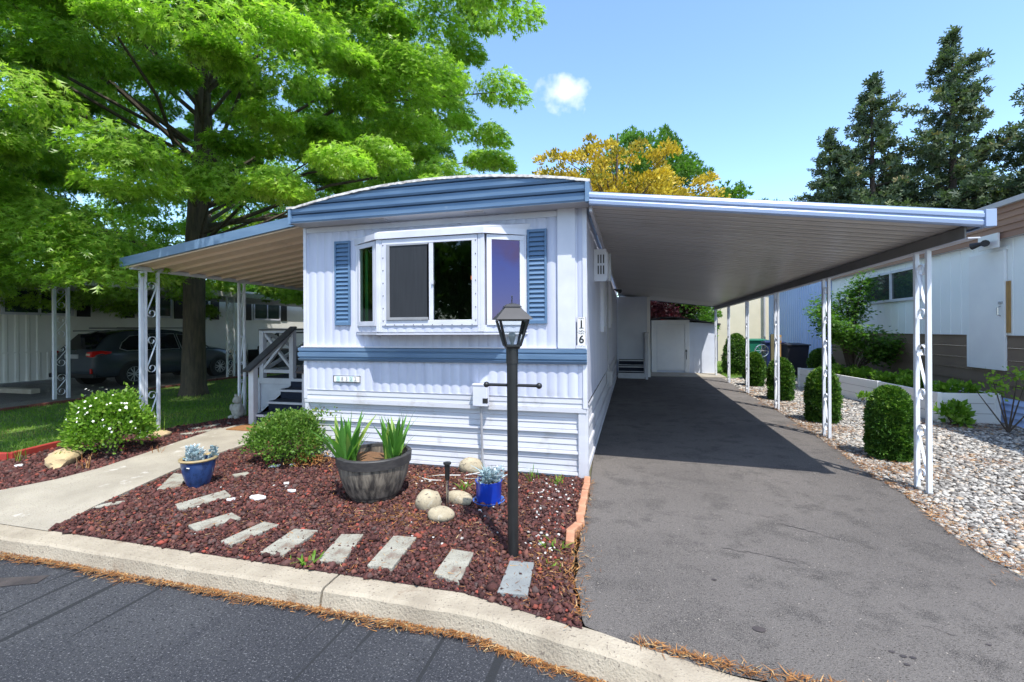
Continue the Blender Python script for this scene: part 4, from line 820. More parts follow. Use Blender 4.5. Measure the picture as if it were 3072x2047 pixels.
b = MB(); b.lathe([(.200, .228), (.232, .232), (.240, .242), (.232, .252), (.205, .252), (.186, .240)], (0, 0, 0), 44); b.build('rim', 'rimglaze', bp, smooth=True)
b = MB(); b.lathe([(.001, .205), (.186, .205)], (0, 0, 0), 24); b.build('soil', 'soil', bp)
b = MB()
for s in (-1, 1): V, F = blob((s * .014 + .06, -.208, .192), (.014, .006, .006), 3, .1, 1); b.add(V, F)
b.build('bow_ornament', 'ceramic', bp)
def dusty(name, c, rad, h, n, label, group, seed):
    rn = np.random.default_rng(seed); k = 9; P = []; D = []; T = []
    cx = rn.normal(0, rad * .42, k); cy = rn.normal(0, rad * .42, k); hh = h * rn.uniform(.5, 1, k); cx = np.clip(cx, -rad * .62, rad * .62); cy = np.clip(cy, -rad * .62, rad * .62)
    for i in range(n):
        j = i % k; t = rn.random(); a = rn.uniform(0, 6.283); rr = .006 + .03 * rn.random()
        P.append((cx[j] + rr * math.cos(a), cy[j] + rr * math.sin(a), hh[j] * t)); D.append((math.cos(a), math.sin(a), .9)); T.append(rn.random() if j % 4 else .05 + rn.random() * .3)
    o = leaves(name, np.array(P), np.array(D), rn.uniform(.018, .042, n), 'leaf', 'dusty', None, np.array(T)); o.location = c; return tag(o, label, 'plant', group)
dusty('silver_plant', (-4.33, 3.72, .24), .145, .17, 1100, 'silvery blue foliage growing in the flared glazed pot by walkway', None, 3)
cbp = thing('cobalt_pot', 'cylindrical cobalt blue pot on saucer near lamp post', 'flower pot', (-1.285, 4.02, 0))
b = MB(); b.lathe([(.001, .012), (.108, .012), (.116, .05), (.120, .19), (.126, .205), (.114, .205), (.110, .17), (.001, .17)], (0, 0, 0), 40); b.build('body', 'cobalt', cbp, smooth=True)
b = MB(); b.lathe([(.001, .002), (.135, .002), (.150, .028), (.140, .028), (.125, .012), (.001, .0115)], (0, 0, 0), 40); b.build('saucer', 'cobaltrim', cbp, smooth=True)
b = MB(); b.lathe([(.001, .185), (.113, .185)], (0, 0, 0), 20); b.build('soil', 'soil', cbp)
dusty('silver_plant', (-1.285, 4.02, .18), .15, .15, 520, 'spilling silver-blue foliage in the cobalt pot', None, 11)
o = blades('silver_plant', (-1.285, 4.02, .19), 34, .17, 1.3, .020, 'dusty', 'drooping silver strap leaves over the cobalt pot rim', 'plant', None, 4, droop=.6)

# ================================================================== STONES, PAVERS, BRICKS, SMALL THINGS IN THE BED
PAV = [([(-4.60, 3.50), (-4.45, 3.62), (-4.70, 3.93), (-4.92, 3.93)], 'paver', 'pale concrete stepping stone behind the glazed pot, first from the walkway'),
       ([(-4.03, 3.229), (-3.861, 3.134), (-3.715, 3.53), (-3.90, 3.635)], 'paver', 'second stepping stone, in front of the glazed pot'),
       ([(-3.50, 2.914), (-3.343, 2.845), (-3.19, 3.13), (-3.36, 3.20)], 'paver', 'third stepping stone from the walkway, half sunk in lava'),
       ([(-2.99, 2.745), (-2.86, 2.715), (-2.78, 3.10), (-2.95, 3.12)], 'paver', 'fourth stepping stone from the walkway with buried far end'),
       ([(-2.571, 2.681), (-2.381, 2.689), (-2.40, 3.085), (-2.60, 3.06)], 'paver', 'fifth stepping stone from the walkway, beside the green weed'),
       ([(-2.092, 2.678), (-1.91, 2.71), (-2.01, 3.11), (-2.18, 3.07)], 'paver', 'sixth stepping stone from the walkway, stained at the far end'),
       ([(-1.723, 2.703), (-1.54, 2.71), (-1.59, 3.165), (-1.776, 3.154)], 'paver', 'seventh stepping stone, clean pale slab nearest the kerb joint'),
       ([(-1.244, 2.719), (-1.05, 2.665), (-1.085, 3.045), (-1.256, 3.051)], 'paver', 'eighth stepping stone with white splash, second from the driveway'),
       ([(-.789, 2.622), (-.603, 2.630), (-.643, 3.014), (-.812, 3.002)], 'paver_grey', 'grey stepping stone at the foot of the lamp post'),
       ([(-6.70, 5.45), (-6.55, 5.50), (-6.36, 5.98), (-6.48, 6.03)], 'paver', 'stepping stone left of walkway near the steps, lighter one'),
       ([(-7.0, 5.75), (-6.85, 5.80), (-6.62, 6.30), (-6.74, 6.34)], 'paver', 'stepping stone left of walkway near the steps, shaded farther one'),
       ([(-4.25, 4.05), (-4.15, 4.0), (-4.06, 4.12), (-4.16, 4.17)], 'paver', 'small square concrete offcut behind the glazed pot')]
HOLES = []
for P_, m_, lb in PAV:
    c = (sum(p[0] for p in P_) / 4, sum(p[1] for p in P_) / 4); b = MB(); b.prism([(x - c[0], y - c[1]) for x, y in P_], -.03, .024)
    o = b.build('stepping_stone', m_, bevel=.006); o.location = (c[0], c[1], 0); tag(o, lb, 'stepping stone', 'stepping stones across the lava bed'); o.rotation_euler.x = .012 * math.sin(c[0] * 9); o.rotation_euler.y = .01 * math.cos(c[0] * 5)
    HOLES.append([((x - c[0]) * .97 + c[0], (y - c[1]) * .97 + c[1]) for x, y in P_])
RK = 'cobbles around the solar light'
rock('garden_rock', (-1.76, 3.74, .060), (.115, .10, .110), 'boulder', 2, 'upright pale cobble left of the solar light', RK, .3)
rock('garden_rock', (-1.56, 3.55, .045), (.118, .10, .065), 'boulder', 5, 'flat oval pale cobble in front of the solar light', RK, .1)
rock('garden_rock', (-1.54, 3.93, .045), (.135, .08, .070), 'boulder', 9, 'low tapered cobble behind the solar light', RK, -.2)
rock('garden_rock', (-1.74, 4.80, .075), (.135, .10, .095), 'boulder', 14, 'pale round cobble by the skirting next to the conduit', None, .2)
rock('boulder', (-6.70, 3.98, .05), (.34, .15, .11), 'sandstone', 21, 'long low sandstone boulder left of the white-flowered shrub', None, 2.45, .3)
rock('boulder', (-6.88, 5.30, .03), (.14, .12, .08), 'sandstone', 31, 'small orange sandstone rock between shrub and porch posts', None, .4, .3)
rock('flat_rock', (-4.62, 3.09, .014), (.115, .035, .02), 'paver', 41, 'thin pale stone half sunk at edge of the walkway', None, 1.0)
rn = random.Random(12); WR = 'white rock fragments in the lava bed'
for i, (x, y, s, lb) in enumerate(((-3.42, 3.55, .10, 'largest white rock shard between pavers and barrel'), (-3.24, 3.78, .05, 'white rock shard right of the largest shard'), (-3.62, 3.45, .045, 'thin branching white shard left of the largest shard'), (-4.02, 4.42, .075, 'long white shard behind the glazed pot, near shrub'), (-3.86, 4.52, .05, 'white shard nearest the leafy shrub'), (-3.45, 3.95, .035, 'small white shard above the largest shard'), (-7.0, 3.72, .05, 'white chip beside the red edging, left bed'), (-6.9, 3.95, .04, 'white chip between red edging and boulder'))):
    b = MB(); n = 9; P_ = [(s * rn.uniform(.5, 1.1) * math.cos(2 * math.pi * k / n), s * rn.uniform(.25, .65) * math.sin(2 * math.pi * k / n)) for k in range(n)]; b.prism(P_, 0, .022)
    o = b.build('rock_shard', 'ceramic' if 0 else 'paver', bevel=.004); o.data.materials[0] = M['porch_shard'] if 'porch_shard' in M else M['ceramic']; o.location = (x, y, .012); o.rotation_euler.z = rn.uniform(0, 1.5); tag(o, lb, 'rock', WR)
sl = thing('solar_light', 'small black-topped solar stake light standing among three cobbles', 'garden light', (-1.60, 3.79, 0))
b = MB(); b.tube([(0, 0, 0), (0, 0, .27)], .013, 10); b.build('stake', 'steel', sl, smooth=True)
b = MB(); b.lathe([(.001, .255), (.017, .255), (.022, .275), (.022, .365), (.024, .372), (.024, .39), (.036, .398), (.036, .412), (.001, .418)], (0, 0, 0), 18); b.build('head', 'black', sl, smooth=True)
tag(MB().tube([(-1.92, 4.42, .02), (-2.05, 4.38, .03), (-2.2, 4.46, .02), (-2.0, 4.56, .028), (-1.75, 4.64, .02), (-1.57, 4.82, .02), (-1.56, 4.86, .04)], .006, 6).build('cable', 'hose', smooth=True), 'white cable snaking over lava rock behind the barrel', 'cable')
BR = 'terracotta bricks edging the driveway'
bl = [(-.452, 4.75), (-.444, 4.55), (-.438, 4.35), (-.432, 4.15), (-.425, 3.96), (-.418, 3.78), (-.445, 3.60), (-.455, 3.42)]
bn_ = ['by the house corner', 'second from the house corner', 'third from the house corner', 'fourth from the house corner', 'fourth from the kerb end', 'third from the kerb end', 'second from the kerb end, tilted', 'nearest the kerb']
for i, (x, y) in enumerate(bl):
    o = MB().box(-.032, .032, -.095, .095, -.045, .035).build('edging_brick', 'brick', bevel=.008); o.location = (x, y, .012 + .004 * math.sin(i * 3)); o.rotation_euler = (.05 * math.sin(i * 5), .08 * math.sin(i * 2), [.05, -.02, .04, -.04, .02, .16, -.28, .10][i]); tag(o, 'terracotta edging brick ' + bn_[i], 'brick', BR)
tag(MB().box(-6.22, -5.2, 5.82, 6.24, .031, .045).build('doormat', 'mat'), 'brown coir doormat at the foot of the porch steps', 'doormat')
# red timber edging and old brick edging
b = MB()
for p, q in zip([(-9.6, 3.62), (-8.5, 3.72), (-7.52, 3.90)], [(-8.5, 3.72), (-7.52, 3.90), (-7.66, 4.50)]): b.bar((*p, .045), (*q, .045), .07, .09)
tag(b.build('edging_board', 'redwood', bevel=.008), 'red painted edging between the lawn and left lava bed', 'edging')
EB = [(-12.35, 2.7), (-12.25, 6.2), (-12.2, 7.5), (-12.84, 11.2), (-12.9, 15.8)]; k = 0
for p, q in zip(EB[:-1], EB[1:]):
    p = Vector(p); q = Vector(q); L = (q - p).length; d = (q - p) / L; n = int(L / .42)
    for i in range(n):
        c = p + d * (i + .5) * L / n; o = MB().box(-.05, .05, -.20, .20, -.05, .07).build('old_edging_brick', 'redbrick', bevel=.008); o.location = (c.x, c.y, .005 * math.sin(k * 7)); o.rotation_euler.z = math.atan2(d.y, d.x) - math.pi / 2 + .03 * math.sin(k * 5)
        tag(o, 'old red brick in the row between lawn and neighbour driveway', 'brick', 'old red edging bricks along the lawn'); k += 1
# plaster bear figure by the porch post
be = MB()
for c, r in (((0, 0, .14), (.115, .10, .15)), ((0, -.01, .33), (.078, .075, .078)), ((-.05, 0, .41), (.024, .02, .035)), ((.05, 0, .41), (.024, .02, .035)), ((0, -.075, .315), (.032, .035, .026)), ((-.085, -.05, .20), (.032, .045, .07)), ((.085, -.05, .20), (.032, .045, .07)), ((-.065, -.085, .035), (.045, .06, .037)), ((.065, -.085, .035), (.045, .06, .037))):
    V, F = blob((0, 0, 0), r, 3, .08, 3); be.add([(v[0] + c[0], v[1] + c[1], v[2] + c[2]) for v in V], F)
o = be.build('garden_statue', 'statue', smooth=True); o.location = (-6.97, 6.78, .0); tag(o, 'weathered white plaster animal figure sitting beside the porch awning post', 'statue')

# ================================================================== STUFF: ROCKS, GRAVEL, GRASS, NEEDLES
near = lambda x, y: np.clip(1.25 - .10 * y, .35, 1)
X, Y = scatter(BEDM, 38000, holes=HOLES)
sz = rng.gamma(3.2, .0034, len(X)) + .003; tag(stones('lava_rock', X, Y, np.where(rng.random(len(X)) < .3, .010, .0), sz, 'lava', .75), kind='stuff', cat=None)
X, Y = scatter(BEDL, 13000, weight=lambda x, y: np.clip(1.2 + .12 * (x + 4), .12, 1))
tag(stones('lava_rock', X, Y, 0.002, rng.gamma(6, .0027, len(X)) + .005, 'lava', .75), kind='stuff')
# stray lava over paver edges and the walk
X, Y = scatter([(-4.5, 2.62), (-.5, 2.62), (-.5, 3.3), (-4.5, 3.7)], 260); k = np.zeros(len(X), bool)
for h in HOLES: k |= inpoly(X, Y, h)
X, Y = X[k], Y[k]; tag(stones('lava_rock', X, Y, .024, rng.uniform(.006, .012, len(X)), 'lava', .7), kind='stuff')
def patch(cx, cy, sx, sy, n): return rng.normal(cx, sx, n), rng.normal(cy, sy, n)
Xs = []; Ys = []
for a in ((-.75, 4.35, .14, .30, 46), (-.62, 3.6, .12, .35, 34), (-1.9, 4.35, .35, .14, 26), (-1.35, 3.6, .4, .35, 26), (-3.3, 3.6, .5, .4, 16), (-.95, 4.6, .3, .12, 14)):
    x, y = patch(*a); Xs.append(x); Ys.append(y)
X = np.concatenate(Xs); Y = np.concatenate(Ys); k = inpoly(X, Y, BEDM); X, Y = X[k], Y[k]
tag(stones('white_pebbles', X, Y, .012, rng.uniform(.007, .020, len(X)), 'whitestone', .6, True), kind='stuff')
TH = [[(6.0 + .0, 0), (20, 0), (20, 30), (6.0, 30)]]
dens = lambda x, y: np.clip(2.6 / np.hypot(x, y) ** .9, .12, 1)
X, Y = scatter(GRAV, 62000, weight=dens)
tag(stones('river_gravel', X, Y, -.006, (rng.gamma(5, .0021, len(X)) + .0045) * (1 + .05 * Y), 'gravel', .45, True), kind='stuff')
def slivers(name, X, Y, z, L, mat, label=None, up=.25, shape='blade', wide=1):
    n = len(X); a = rng.uniform(0, 6.283, n); D = np.stack([np.cos(a), np.sin(a), rng.uniform(0, up, n)], 1)
    P = np.stack([X, Y, np.broadcast_to(z, (n,)) + rng.uniform(0, .010, n)], 1)
    return leaves(name, P, D, L * rng.uniform(.5, 1.3, n), shape, mat, roll=np.stack([rng.normal(0, .3, n), rng.normal(0, .3, n), np.ones(n)], 1))
# litter along the gutter
n = 6500; X = rng.uniform(-6.2, 1.2, n); Y = np.array([kfront(x) for x in X]) - np.abs(rng.normal(0, .015, n)) * (.7 + .8 * np.sin(X * 3.1) ** 2 + .6 * np.sin(X * 9.7) ** 2) - .004
k = rng.random(n) < np.clip(1.1 - .3 * np.clip(X, 0, 3), .1, 1); X, Y = X[k], Y[k]
tag(slivers('pine_needle_litter', X, Y, -.128 + .018 * np.exp(-((Y - 2.39) / .03) ** 2), .045, 'needles'), kind='stuff')
# litter along the edges of drive and bed
Xs = []; Ys = []
for y, n in zip(np.arange(2.5, 13, .1), np.linspace(50, 12, 105)):
    xe = np.interp(y, yr, xr) + (1.6 * ((3.1 - y) / .7) ** 2 if y < 3.1 else 0); Xs.append(xe + np.abs(rng.normal(0, .10, int(n * 1.2))) * 1.3 - .03); Ys.append(rng.uniform(y, y + .1, int(n * 1.2)))
for y, n in zip(np.arange(2.5, 4.8, .1), np.full(23, 26)):
    Xs.append(np.interp(y, [p[1] for p in DL][::-1], [p[0] for p in DL][::-1]) + rng.normal(-.02, .030, n)); Ys.append(rng.uniform(y, y + .1, n))
Xs.append(rng.normal(-.55, .14, 260)); Ys.append(rng.normal(3.05, .2, 260)); Xs.append(rng.normal(-1.9, .28, 500)); Ys.append(rng.normal(3.55, .16, 500)); Xs.append(rng.normal(-1.9, .35, 400)); Ys.append(rng.normal(4.45, .14, 400)); Xs.append(rng.uniform(.0, 1.7, 800)); Ys.append(rng.normal(2.43, .014, 800))
for gx, gy, s, n in ((2.95, 6.0, .22, 900), (2.98, 8.2, .25, 900), (3.05, 10.4, .3, 800), (3.1, 12.6, .3, 600), (5.2, 8.9, .4, 1400), (3.25, 4.5, .22, 700), (2.75, 3.6, .16, 900), (3.3, 3.3, .25, 900), (4.0, 6.6, .2, 260)): Xs.append(rng.normal(gx, s, n)); Ys.append(rng.normal(gy, s * .8, n))
X = np.concatenate(Xs); Y = np.concatenate(Ys); zz_ = np.where((X > -.2) & (Y < 3.3) & (X < 2.4), -.05, .010); zz_ = np.where((Y < 2.6) & (X > -.1), np.array([drz(a, b_) + .004 for a, b_ in zip(X, Y)]), zz_)
tag(slivers('pine_needle_litter', X, Y, zz_ + .004, .05, 'needles', up=.35), kind='stuff')
X, Y = scatter(BEDM, 3600); tag(slivers('pine_needle_litter', X, Y, .018, .04, 'needles', up=.2), kind='stuff')
# lawn
def lawnblades(name, poly, n, w=None, h=.055):
    X, Y = scatter(poly, n, weight=w); k = len(X); D = np.stack([rng.normal(0, .45, k), rng.normal(0, .45, k), np.ones(k)], 1)
    t = .5 + .35 * np.sin(X * 1.7 + Y) * np.sin(Y * 2.3 - X) + rng.normal(0, .22, k)
    return tag(leaves(name, np.stack([X, Y, np.full(k, .008)], 1), D, h * rng.uniform(.5, 1.3, k), 'blade', 'grass', None, t), kind='stuff')
LEAF['blade'] = np.array([[(-.085, 0), (-.06, .6), (0, 1.0), (.085, 0)]], float)
lawnblades('grass', LAWN, 42000, lambda x, y: np.clip(5.5 / np.hypot(x, y) - .2, .1, 1) * (1 - .5 * (y > 8)))
lawnblades('grass', [(2.96, 15.9), (3.7, 16.5), (7, 16.5), (7, 22), (2.96, 22)], 6000, h=.09)
# tall grass tufts and little weeds
def weed(x, y, h, n, label, mat='grass', w=.012, spread=.7, seed=1, cat='weed', group=None): return blades('weed', (x, y, 0), n, h, spread, w, mat, label, cat, group, seed)
weed(-2.16, 2.66, .075, 16, 'small green weed growing at the kerb beside a stepping stone', w=.022, spread=1.3, seed=2)
weed(-.56, 3.28, .08, 16, 'green weed beside driveway edge right of the lamp post', w=.016, spread=1.4, seed=3)
weed(-.52, 3.0, .05, 12, 'tiny weed between grey stepping stone and driveway', w=.014, spread=1.4, seed=4)
weed(-1.02, 4.72, .16, 10, 'upright weed at the skirting right of the cobalt pot', seed=5)
weed(-.75, 4.66, .12, 16, 'bushy weed at the skirting left of house corner', spread=1.0, seed=6)
weed(-1.22, 4.76, .22, 9, 'tall thin weed behind the cobalt pot', seed=7)
weed(-7.3, 3.88, .26, 14, 'tall seeding grass tuft by the red edging', seed=8, w=.008, spread=.35)
weed(-6.15, 3.85, .24, 14, 'dry grass tuft in front of the white-flowered shrub', 'needles', seed=9, w=.008, spread=.8)
weed(-5.98, 4.55, .16, 12, 'dry grass tuft at walkway edge right of the shrub', 'needles', seed=10, w=.008, spread=.5)
weed(-6.9, 5.30, .5, 10, 'tall grass stems at foot of the front awning post', seed=12, w=.008, spread=.25)
weed(-1.62, 4.25, .10, 22, 'green weed clump between rear cobble and solar light', spread=1.3, seed=13)
# ================================================================== SHRUBS
def shrub(name, c, r, n, leaf, mat, label, cat, stems, seed, shape='leaf', holes=.0, sizes=(.7, 1.3), toneup=True, group=None, stemmat='twig', clumps=60, cr=.3):
    rn = np.random.default_rng(seed); root = thing(name, label, cat, c, 0, group)
    u = unit(rn.normal(size=(clumps, 3))); u[:, 2] = np.abs(u[:, 2]) * 1.0 - .22; rad = rn.uniform(.55, 1.0, clumps) ** .5; C = u * rad[:, None] * np.array(r) * .86 + np.array([0, 0, r[2] * .50])
    C[:, 2] = np.maximum(C[:, 2], .06)
    j = rn.integers(0, clumps, n); P = C[j] + unit(rn.normal(size=(n, 3))) * (rn.random((n, 1)) ** .45) * np.array(r) * cr * rn.uniform(.6, 1.2, (clumps, 1))[j]
    P[:, 2] = np.maximum(P[:, 2], .02); D = (P - np.array([0, 0, r[2] * .3])) / np.array(r) + rn.normal(0, .6, (n, 3)) + np.array([0, 0, .3])
    t = rn.random(n) * .7 + .3 * rn.random(clumps)[j]
    leaves('foliage', P, D, leaf * rn.uniform(*sizes, n), shape, mat, root, t); b = MB()
    for i in range(stems):
        e = C[rn.integers(0, clumps)]; q = (e[0] * .35 + rn.normal(0, .02), e[1] * .35, e[2] * .45); b.tube([(rn.normal(0, .03), rn.normal(0, .03), -.02), q, tuple(e)], [.011, .008, .004], 5)
    b.build('stems', stemmat, root); return root, C, rn
s1, C1, rn1 = shrub('flowering_shrub', (-6.58, 4.42, .0), (.52, .46, .66), 8000, .045, 'shrubleaf', 'bright green shrub dotted with white flowers left of the walkway', 'shrub', 26, 5, clumps=90, cr=.27)
fb = MB()
for i in range(70):
    u = unit(rn1.normal(size=(1, 3)))[0]; u[2] = abs(u[2]); u[1] = -abs(u[1]) if rn1.random() < .7 else u[1]; p = u * np.array((.52, .46, .58)) * rn1.uniform(.80, 1.05) + np.array([0, 0, .34]); d = Vector(u); a = d.orthogonal().normalized(); b2 = d.cross(a); r_ = rn1.uniform(.012, .019)
    fb.add([tuple(Vector(p) + d * .004)] + [tuple(Vector(p) + (a * math.cos(t) + b2 * math.sin(t)) * r_ * (1 if q % 2 else .55) + d * .008) for q, t in enumerate(np.linspace(0, 2 * math.pi, 11)[:-1])], [(0, q + 1, (q + 1) % 10 + 1) for q in range(10)])
tag(fb.build('blossoms', 'petal', s1), kind='stuff')
s2, C2, _ = shrub('leafy_shrub', (-4.03, 4.62, .0), (.50, .40, .50), 8500, .034, 'shrubleaf2', 'loose green shrub with brown twiggy base at the left house corner', 'shrub', 40, 15, clumps=80, cr=.27)
P = []; D = []
for i in range(7):        # a few long shoots reaching out to the right
    P = []; D = []
    a0 = np.array((.1, 0, .45)); e = np.array((.35 + .12 * i * .6, -.05 + .03 * (i % 3), .62 + .02 * (i % 4)))
    for t in np.linspace(0, 1, 40): P.append(a0 + (e - a0) * t + rng.normal(0, .022, 3) + np.array([0, 0, .05 * math.sin(3 * t)])); D.append(rng.normal(size=3) + np.array([.5, 0, .3]))
    leaves('foliage', np.array(P), np.array(D), .032, 'leaf', 'shrubleaf2', s2)

X, Y = rng.normal(-3.75, .2, 700), rng.normal(4.62, .12, 700); tag(slivers('dead_leaf_litter', X, Y, .01 + rng.random(700) * .12, .06, 'needles', up=.9), kind='stuff')
def topiary(c, r, h, seed, label, n=9000, dome=.45, group='clipped green shrubs along the driveway'):
    rn = np.random.default_rng(seed); root = thing('clipped_shrub', label, 'shrub', (*c, 0), 0, group); t = rn.random(n); z = h * t; f = np.where(t < 1 - dome, .86 + .14 * np.sin(np.clip(t / (1 - dome), 0, 1) * np.pi * .6 + .3), np.sqrt(np.clip(1 - ((t - (1 - dome)) / dome) ** 2, 0, 1)))
    a = rn.uniform(0, 2 * np.pi, n); bump = 1 + .09 * np.sin(a * 5 + z * 9 + seed) * np.sin(z * 11 - a * 3) + .05 * np.sin(a * 13 + z * 31) * np.sin(z * 37 - a * 9) + rn.normal(0, .035, n); rr = r * f * bump * (1 - .16 * rn.random(n) ** 2) * np.where(rn.random(n) < .8, 1, rn.uniform(.6, 1, n))
    P = np.stack([rr * np.cos(a), rr * np.sin(a), z + .02], 1); D = np.stack([np.cos(a), np.sin(a), .7 + 0 * a], 1) + rn.normal(0, .8, (n, 3))
    leaves('foliage', P, D, .050 * rn.uniform(.6, 1.2, n), 'tuft', 'arbor', root, np.clip(rn.random(n) ** 1.3 * .85 + .2 * t * t, 0, 1))  # tufts paler towards the top: sunlight put into their colour
    b = MB(); b.lathe([(.001, .03), (r * .62, .03), (r * .70, h * (1 - dome)), (r * .48, h * .80), (.001, h * .88)], (0, 0, 0), 18); b.build('inner_shade_core', 'innershade', root); MB().tube([(0, 0, -.02), (0, 0, .2)], .03, 6).build('trunk', 'twig', root); return root
M['innershade'] = surf('inner shrub shade', (.018, .035, .010), (.012, .022, .007), scale=20, rough=1)  # near-black core paints the shade seen in gaps between tufts
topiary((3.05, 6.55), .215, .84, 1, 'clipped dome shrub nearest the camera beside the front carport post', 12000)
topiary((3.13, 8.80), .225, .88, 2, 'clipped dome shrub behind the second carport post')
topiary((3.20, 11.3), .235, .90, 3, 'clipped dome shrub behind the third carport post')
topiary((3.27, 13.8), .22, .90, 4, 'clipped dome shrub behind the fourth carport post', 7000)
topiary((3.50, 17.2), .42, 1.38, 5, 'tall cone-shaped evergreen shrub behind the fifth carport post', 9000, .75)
topiary((3.72, 15.7), .30, .62, 8, 'low spreading evergreen at the foot of the cone-shaped shrub', 5000, .6)
topiary((5.40, 15.3), .32, .95, 6, 'round dark shrub in front of blue wall behind the planter box', 6000, .5)

# ================================================================== RAISED PLANTER, ITS PLANTS, MAPLE
pb = thing('raised_planter', 'long white board planter box in the gravel beside the neighbouring home', 'planter')
POLY = [(4.98, 9.2), (5.80, 9.25), (5.80, 14.0), (4.43, 14.0), (4.88, 10.9)]
b = MB(); n = len(POLY)
for k in range(3):
    z0, z1 = k * .168 + .0, k * .168 + .160
    for i in range(n):
        p, q = POLY[i], POLY[(i + 1) % n]; b.bar((*p, (z0 + z1) / 2), (*q, (z0 + z1) / 2), .04 - .002 * (k % 2), z1 - z0)
b.build('boards', 'planter', pb); b = MB()
for x, y in POLY: MB().box(x - .035, x + .035, y - .035, y + .035, 0, .505).build('corner_post', 'planter', pb, bevel=.004); b.prism([(x, y) for x, y in POLY], .02, .43); b.build('soil', 'dirt', pb)
rn = random.Random(4); LB = ['at the near end', 'second from the near end', 'in the middle near the front board', 'in the middle near the wall', 'past the middle', 'toward the far end', 'at the far end', 'squeezed along the far front board']
for i, (x, y, r) in enumerate(((5.45, 9.65, .34), (5.25, 10.35, .30), (5.12, 11.1, .28), (5.55, 11.3, .30), (5.2, 12.0, .30), (5.3, 12.8, .30), (5.0, 13.5, .28), (4.85, 12.6, .22))):
    shrub('leafy_plant', (x, y, .38), (r * .9, r * .9, .20), 480, .085, 'shrubleaf', 'leafy green plant in the white planter ' + LB[i], 'plant', 6, 40 + i, clumps=14, cr=.45, group='leafy plants in the raised planter')
shrub('leafy_plant', (5.05, 8.95, 0), (.22, .16, .26), 220, .11, 'shrubleaf', 'broad-leaved seedling growing in gravel before the planter end', 'plant', 5, 60, clumps=8, cr=.5)
shrub('leafy_plant', (4.62, 10.95, .10), (.16, .10, .12), 160, .06, 'shrubleaf', 'small sprout growing out of the planter side boards', 'plant', 3, 61, clumps=6, cr=.5)
mp = thing('young_maple', 'young bushy maple growing from the white planter before the neighbour window', 'tree', (5.22, 12.9, .3))
b = MB(); MC = []
for i in range(40):
    a = i * 2.4; h = .75 + 1.85 * ((i * .618) % 1); rr = 1.12 * math.sin(math.pi * min(.95, .15 + .8 * (h - .3) / 2.2)) ** .7 * (.5 + .5 * ((i * .37) % 1)); e = (rr * math.cos(a), rr * math.sin(a) * .9, h); MC.append(e)
    b.tube([(.03 * math.cos(a), .03 * math.sin(a), 0), (e[0] * .25, e[1] * .25, h * .45), (e[0] * .7, e[1] * .7, h * .85), e], [.018, .013, .008, .004], 5)
b.build('trunk', 'twig', mp); MC = np.array(MC); n = 6500; j = rng.integers(0, len(MC), n); P = MC[j] * rng.uniform(.62, 1.05, (n, 1)) + rng.normal(0, .13, (n, 3)) * np.array([1, 1, .6]); D = np.stack([rng.normal(0, 1, n), rng.normal(0, 1, n), rng.normal(-.25, .35, n)], 1)
leaves('crown', P, D, rng.uniform(.06, .12, n), 'maple', 'greenleaf', mp, roll=np.stack([rng.normal(0, .4, n), rng.normal(0, .4, n), np.ones(n)], 1))
st = thing('stem_shrub', 'spindly bare-stemmed shrub with yellow-green tips at right edge', 'shrub', (5.50, 8.55, 0)); b = MB(); P = []; D = []
for i, (dx, dy, h) in enumerate(((-.42, -.05, .62), (-.12, .1, .75), (.05, -.1, .85), (.22, .0, .80), (.30, -.15, .55), (-.05, .05, .60))):
    b.tube([(0, 0, 0), (dx * .5, dy * .5, h * .5), (dx, dy, h)], [.011, .009, .005], 5)
    if i: 
        for k in range(60): P.append((dx + rng.normal(0, .06), dy + rng.normal(0, .06), h + rng.normal(.02, .06))); D.append(rng.normal(size=3) + np.array([0, 0, .6]))
b.build('stems', 'dusty_stem' if 'dusty_stem' in M else 'twig', st); leaves('foliage', np.array(P), np.array(D), .065, 'leaf', 'shrubleaf', st, rng.uniform(.6, 1, len(P)))

# ================================================================== RIGHT NEIGHBOUR
nh = thing('neighbour_home', 'white and brown mobile home on the right with white side door', 'mobile home')
NX = 6.0
b = MB(); P = []; y = 5.0
while y < 16.1: P += [(y, 0), (y + .012, .010), (y + .024, 0)]; y += .30
P.append((16.1, 0)); b.strip([(NX + d, yy, 1.45) for yy, d in P][::-1], [(NX + d, yy, 3.08) for yy, d in P][::-1]); b.add([(NX, 16.1, 0), (12, 16.1, 0), (12, 16.1, 3.6), (NX, 16.1, 3.6)], [(3, 2, 1, 0)]); b.add([(NX, 5, 0), (12, 5, 0), (12, 5, 3.6), (NX, 5, 3.6)], [(0, 1, 2, 3)])
b.build('upper_wall', 'nbwhite', nh)
b = MB()
for k in range(5): z = .42 + k * .207; b.add([(NX - .012, 5, z), (NX - .012, 16.1, z), (NX + .002, 16.1, z + .205), (NX + .002, 5, z + .205), (NX + .02, 5, z), (NX + .02, 16.1, z)], [(0, 3, 2, 1), (0, 1, 5, 4)])
b.box(NX - .02, NX + .01, 5, 16.1, 1.44, 1.455); b.build('lower_wall', 'nbbrown', nh)
b = MB()
for k in range(4): z = k * .11; b.add([(NX - .03, 5, z), (NX - .03, 16.1, z), (NX + .0, 16.1, z + .10), (NX + .0, 5, z + .10), (NX, 5, z), (NX, 16.1, z)], [(0, 3, 2, 1), (0, 1, 5, 4)])
b.build('skirting', 'nbblue', nh)
b = MB()
for k in range(5): z = 3.05 + k * .105; b.add([(NX - .10, 4.8, z), (NX - .10, 16.3, z), (NX - .08, 16.3, z + .103), (NX - .08, 4.8, z + .103), (NX - .07, 4.8, z), (NX - .07, 16.3, z)], [(0, 3, 2, 1), (0, 1, 5, 4)])
b.build('fascia', 'nbfascia', nh)
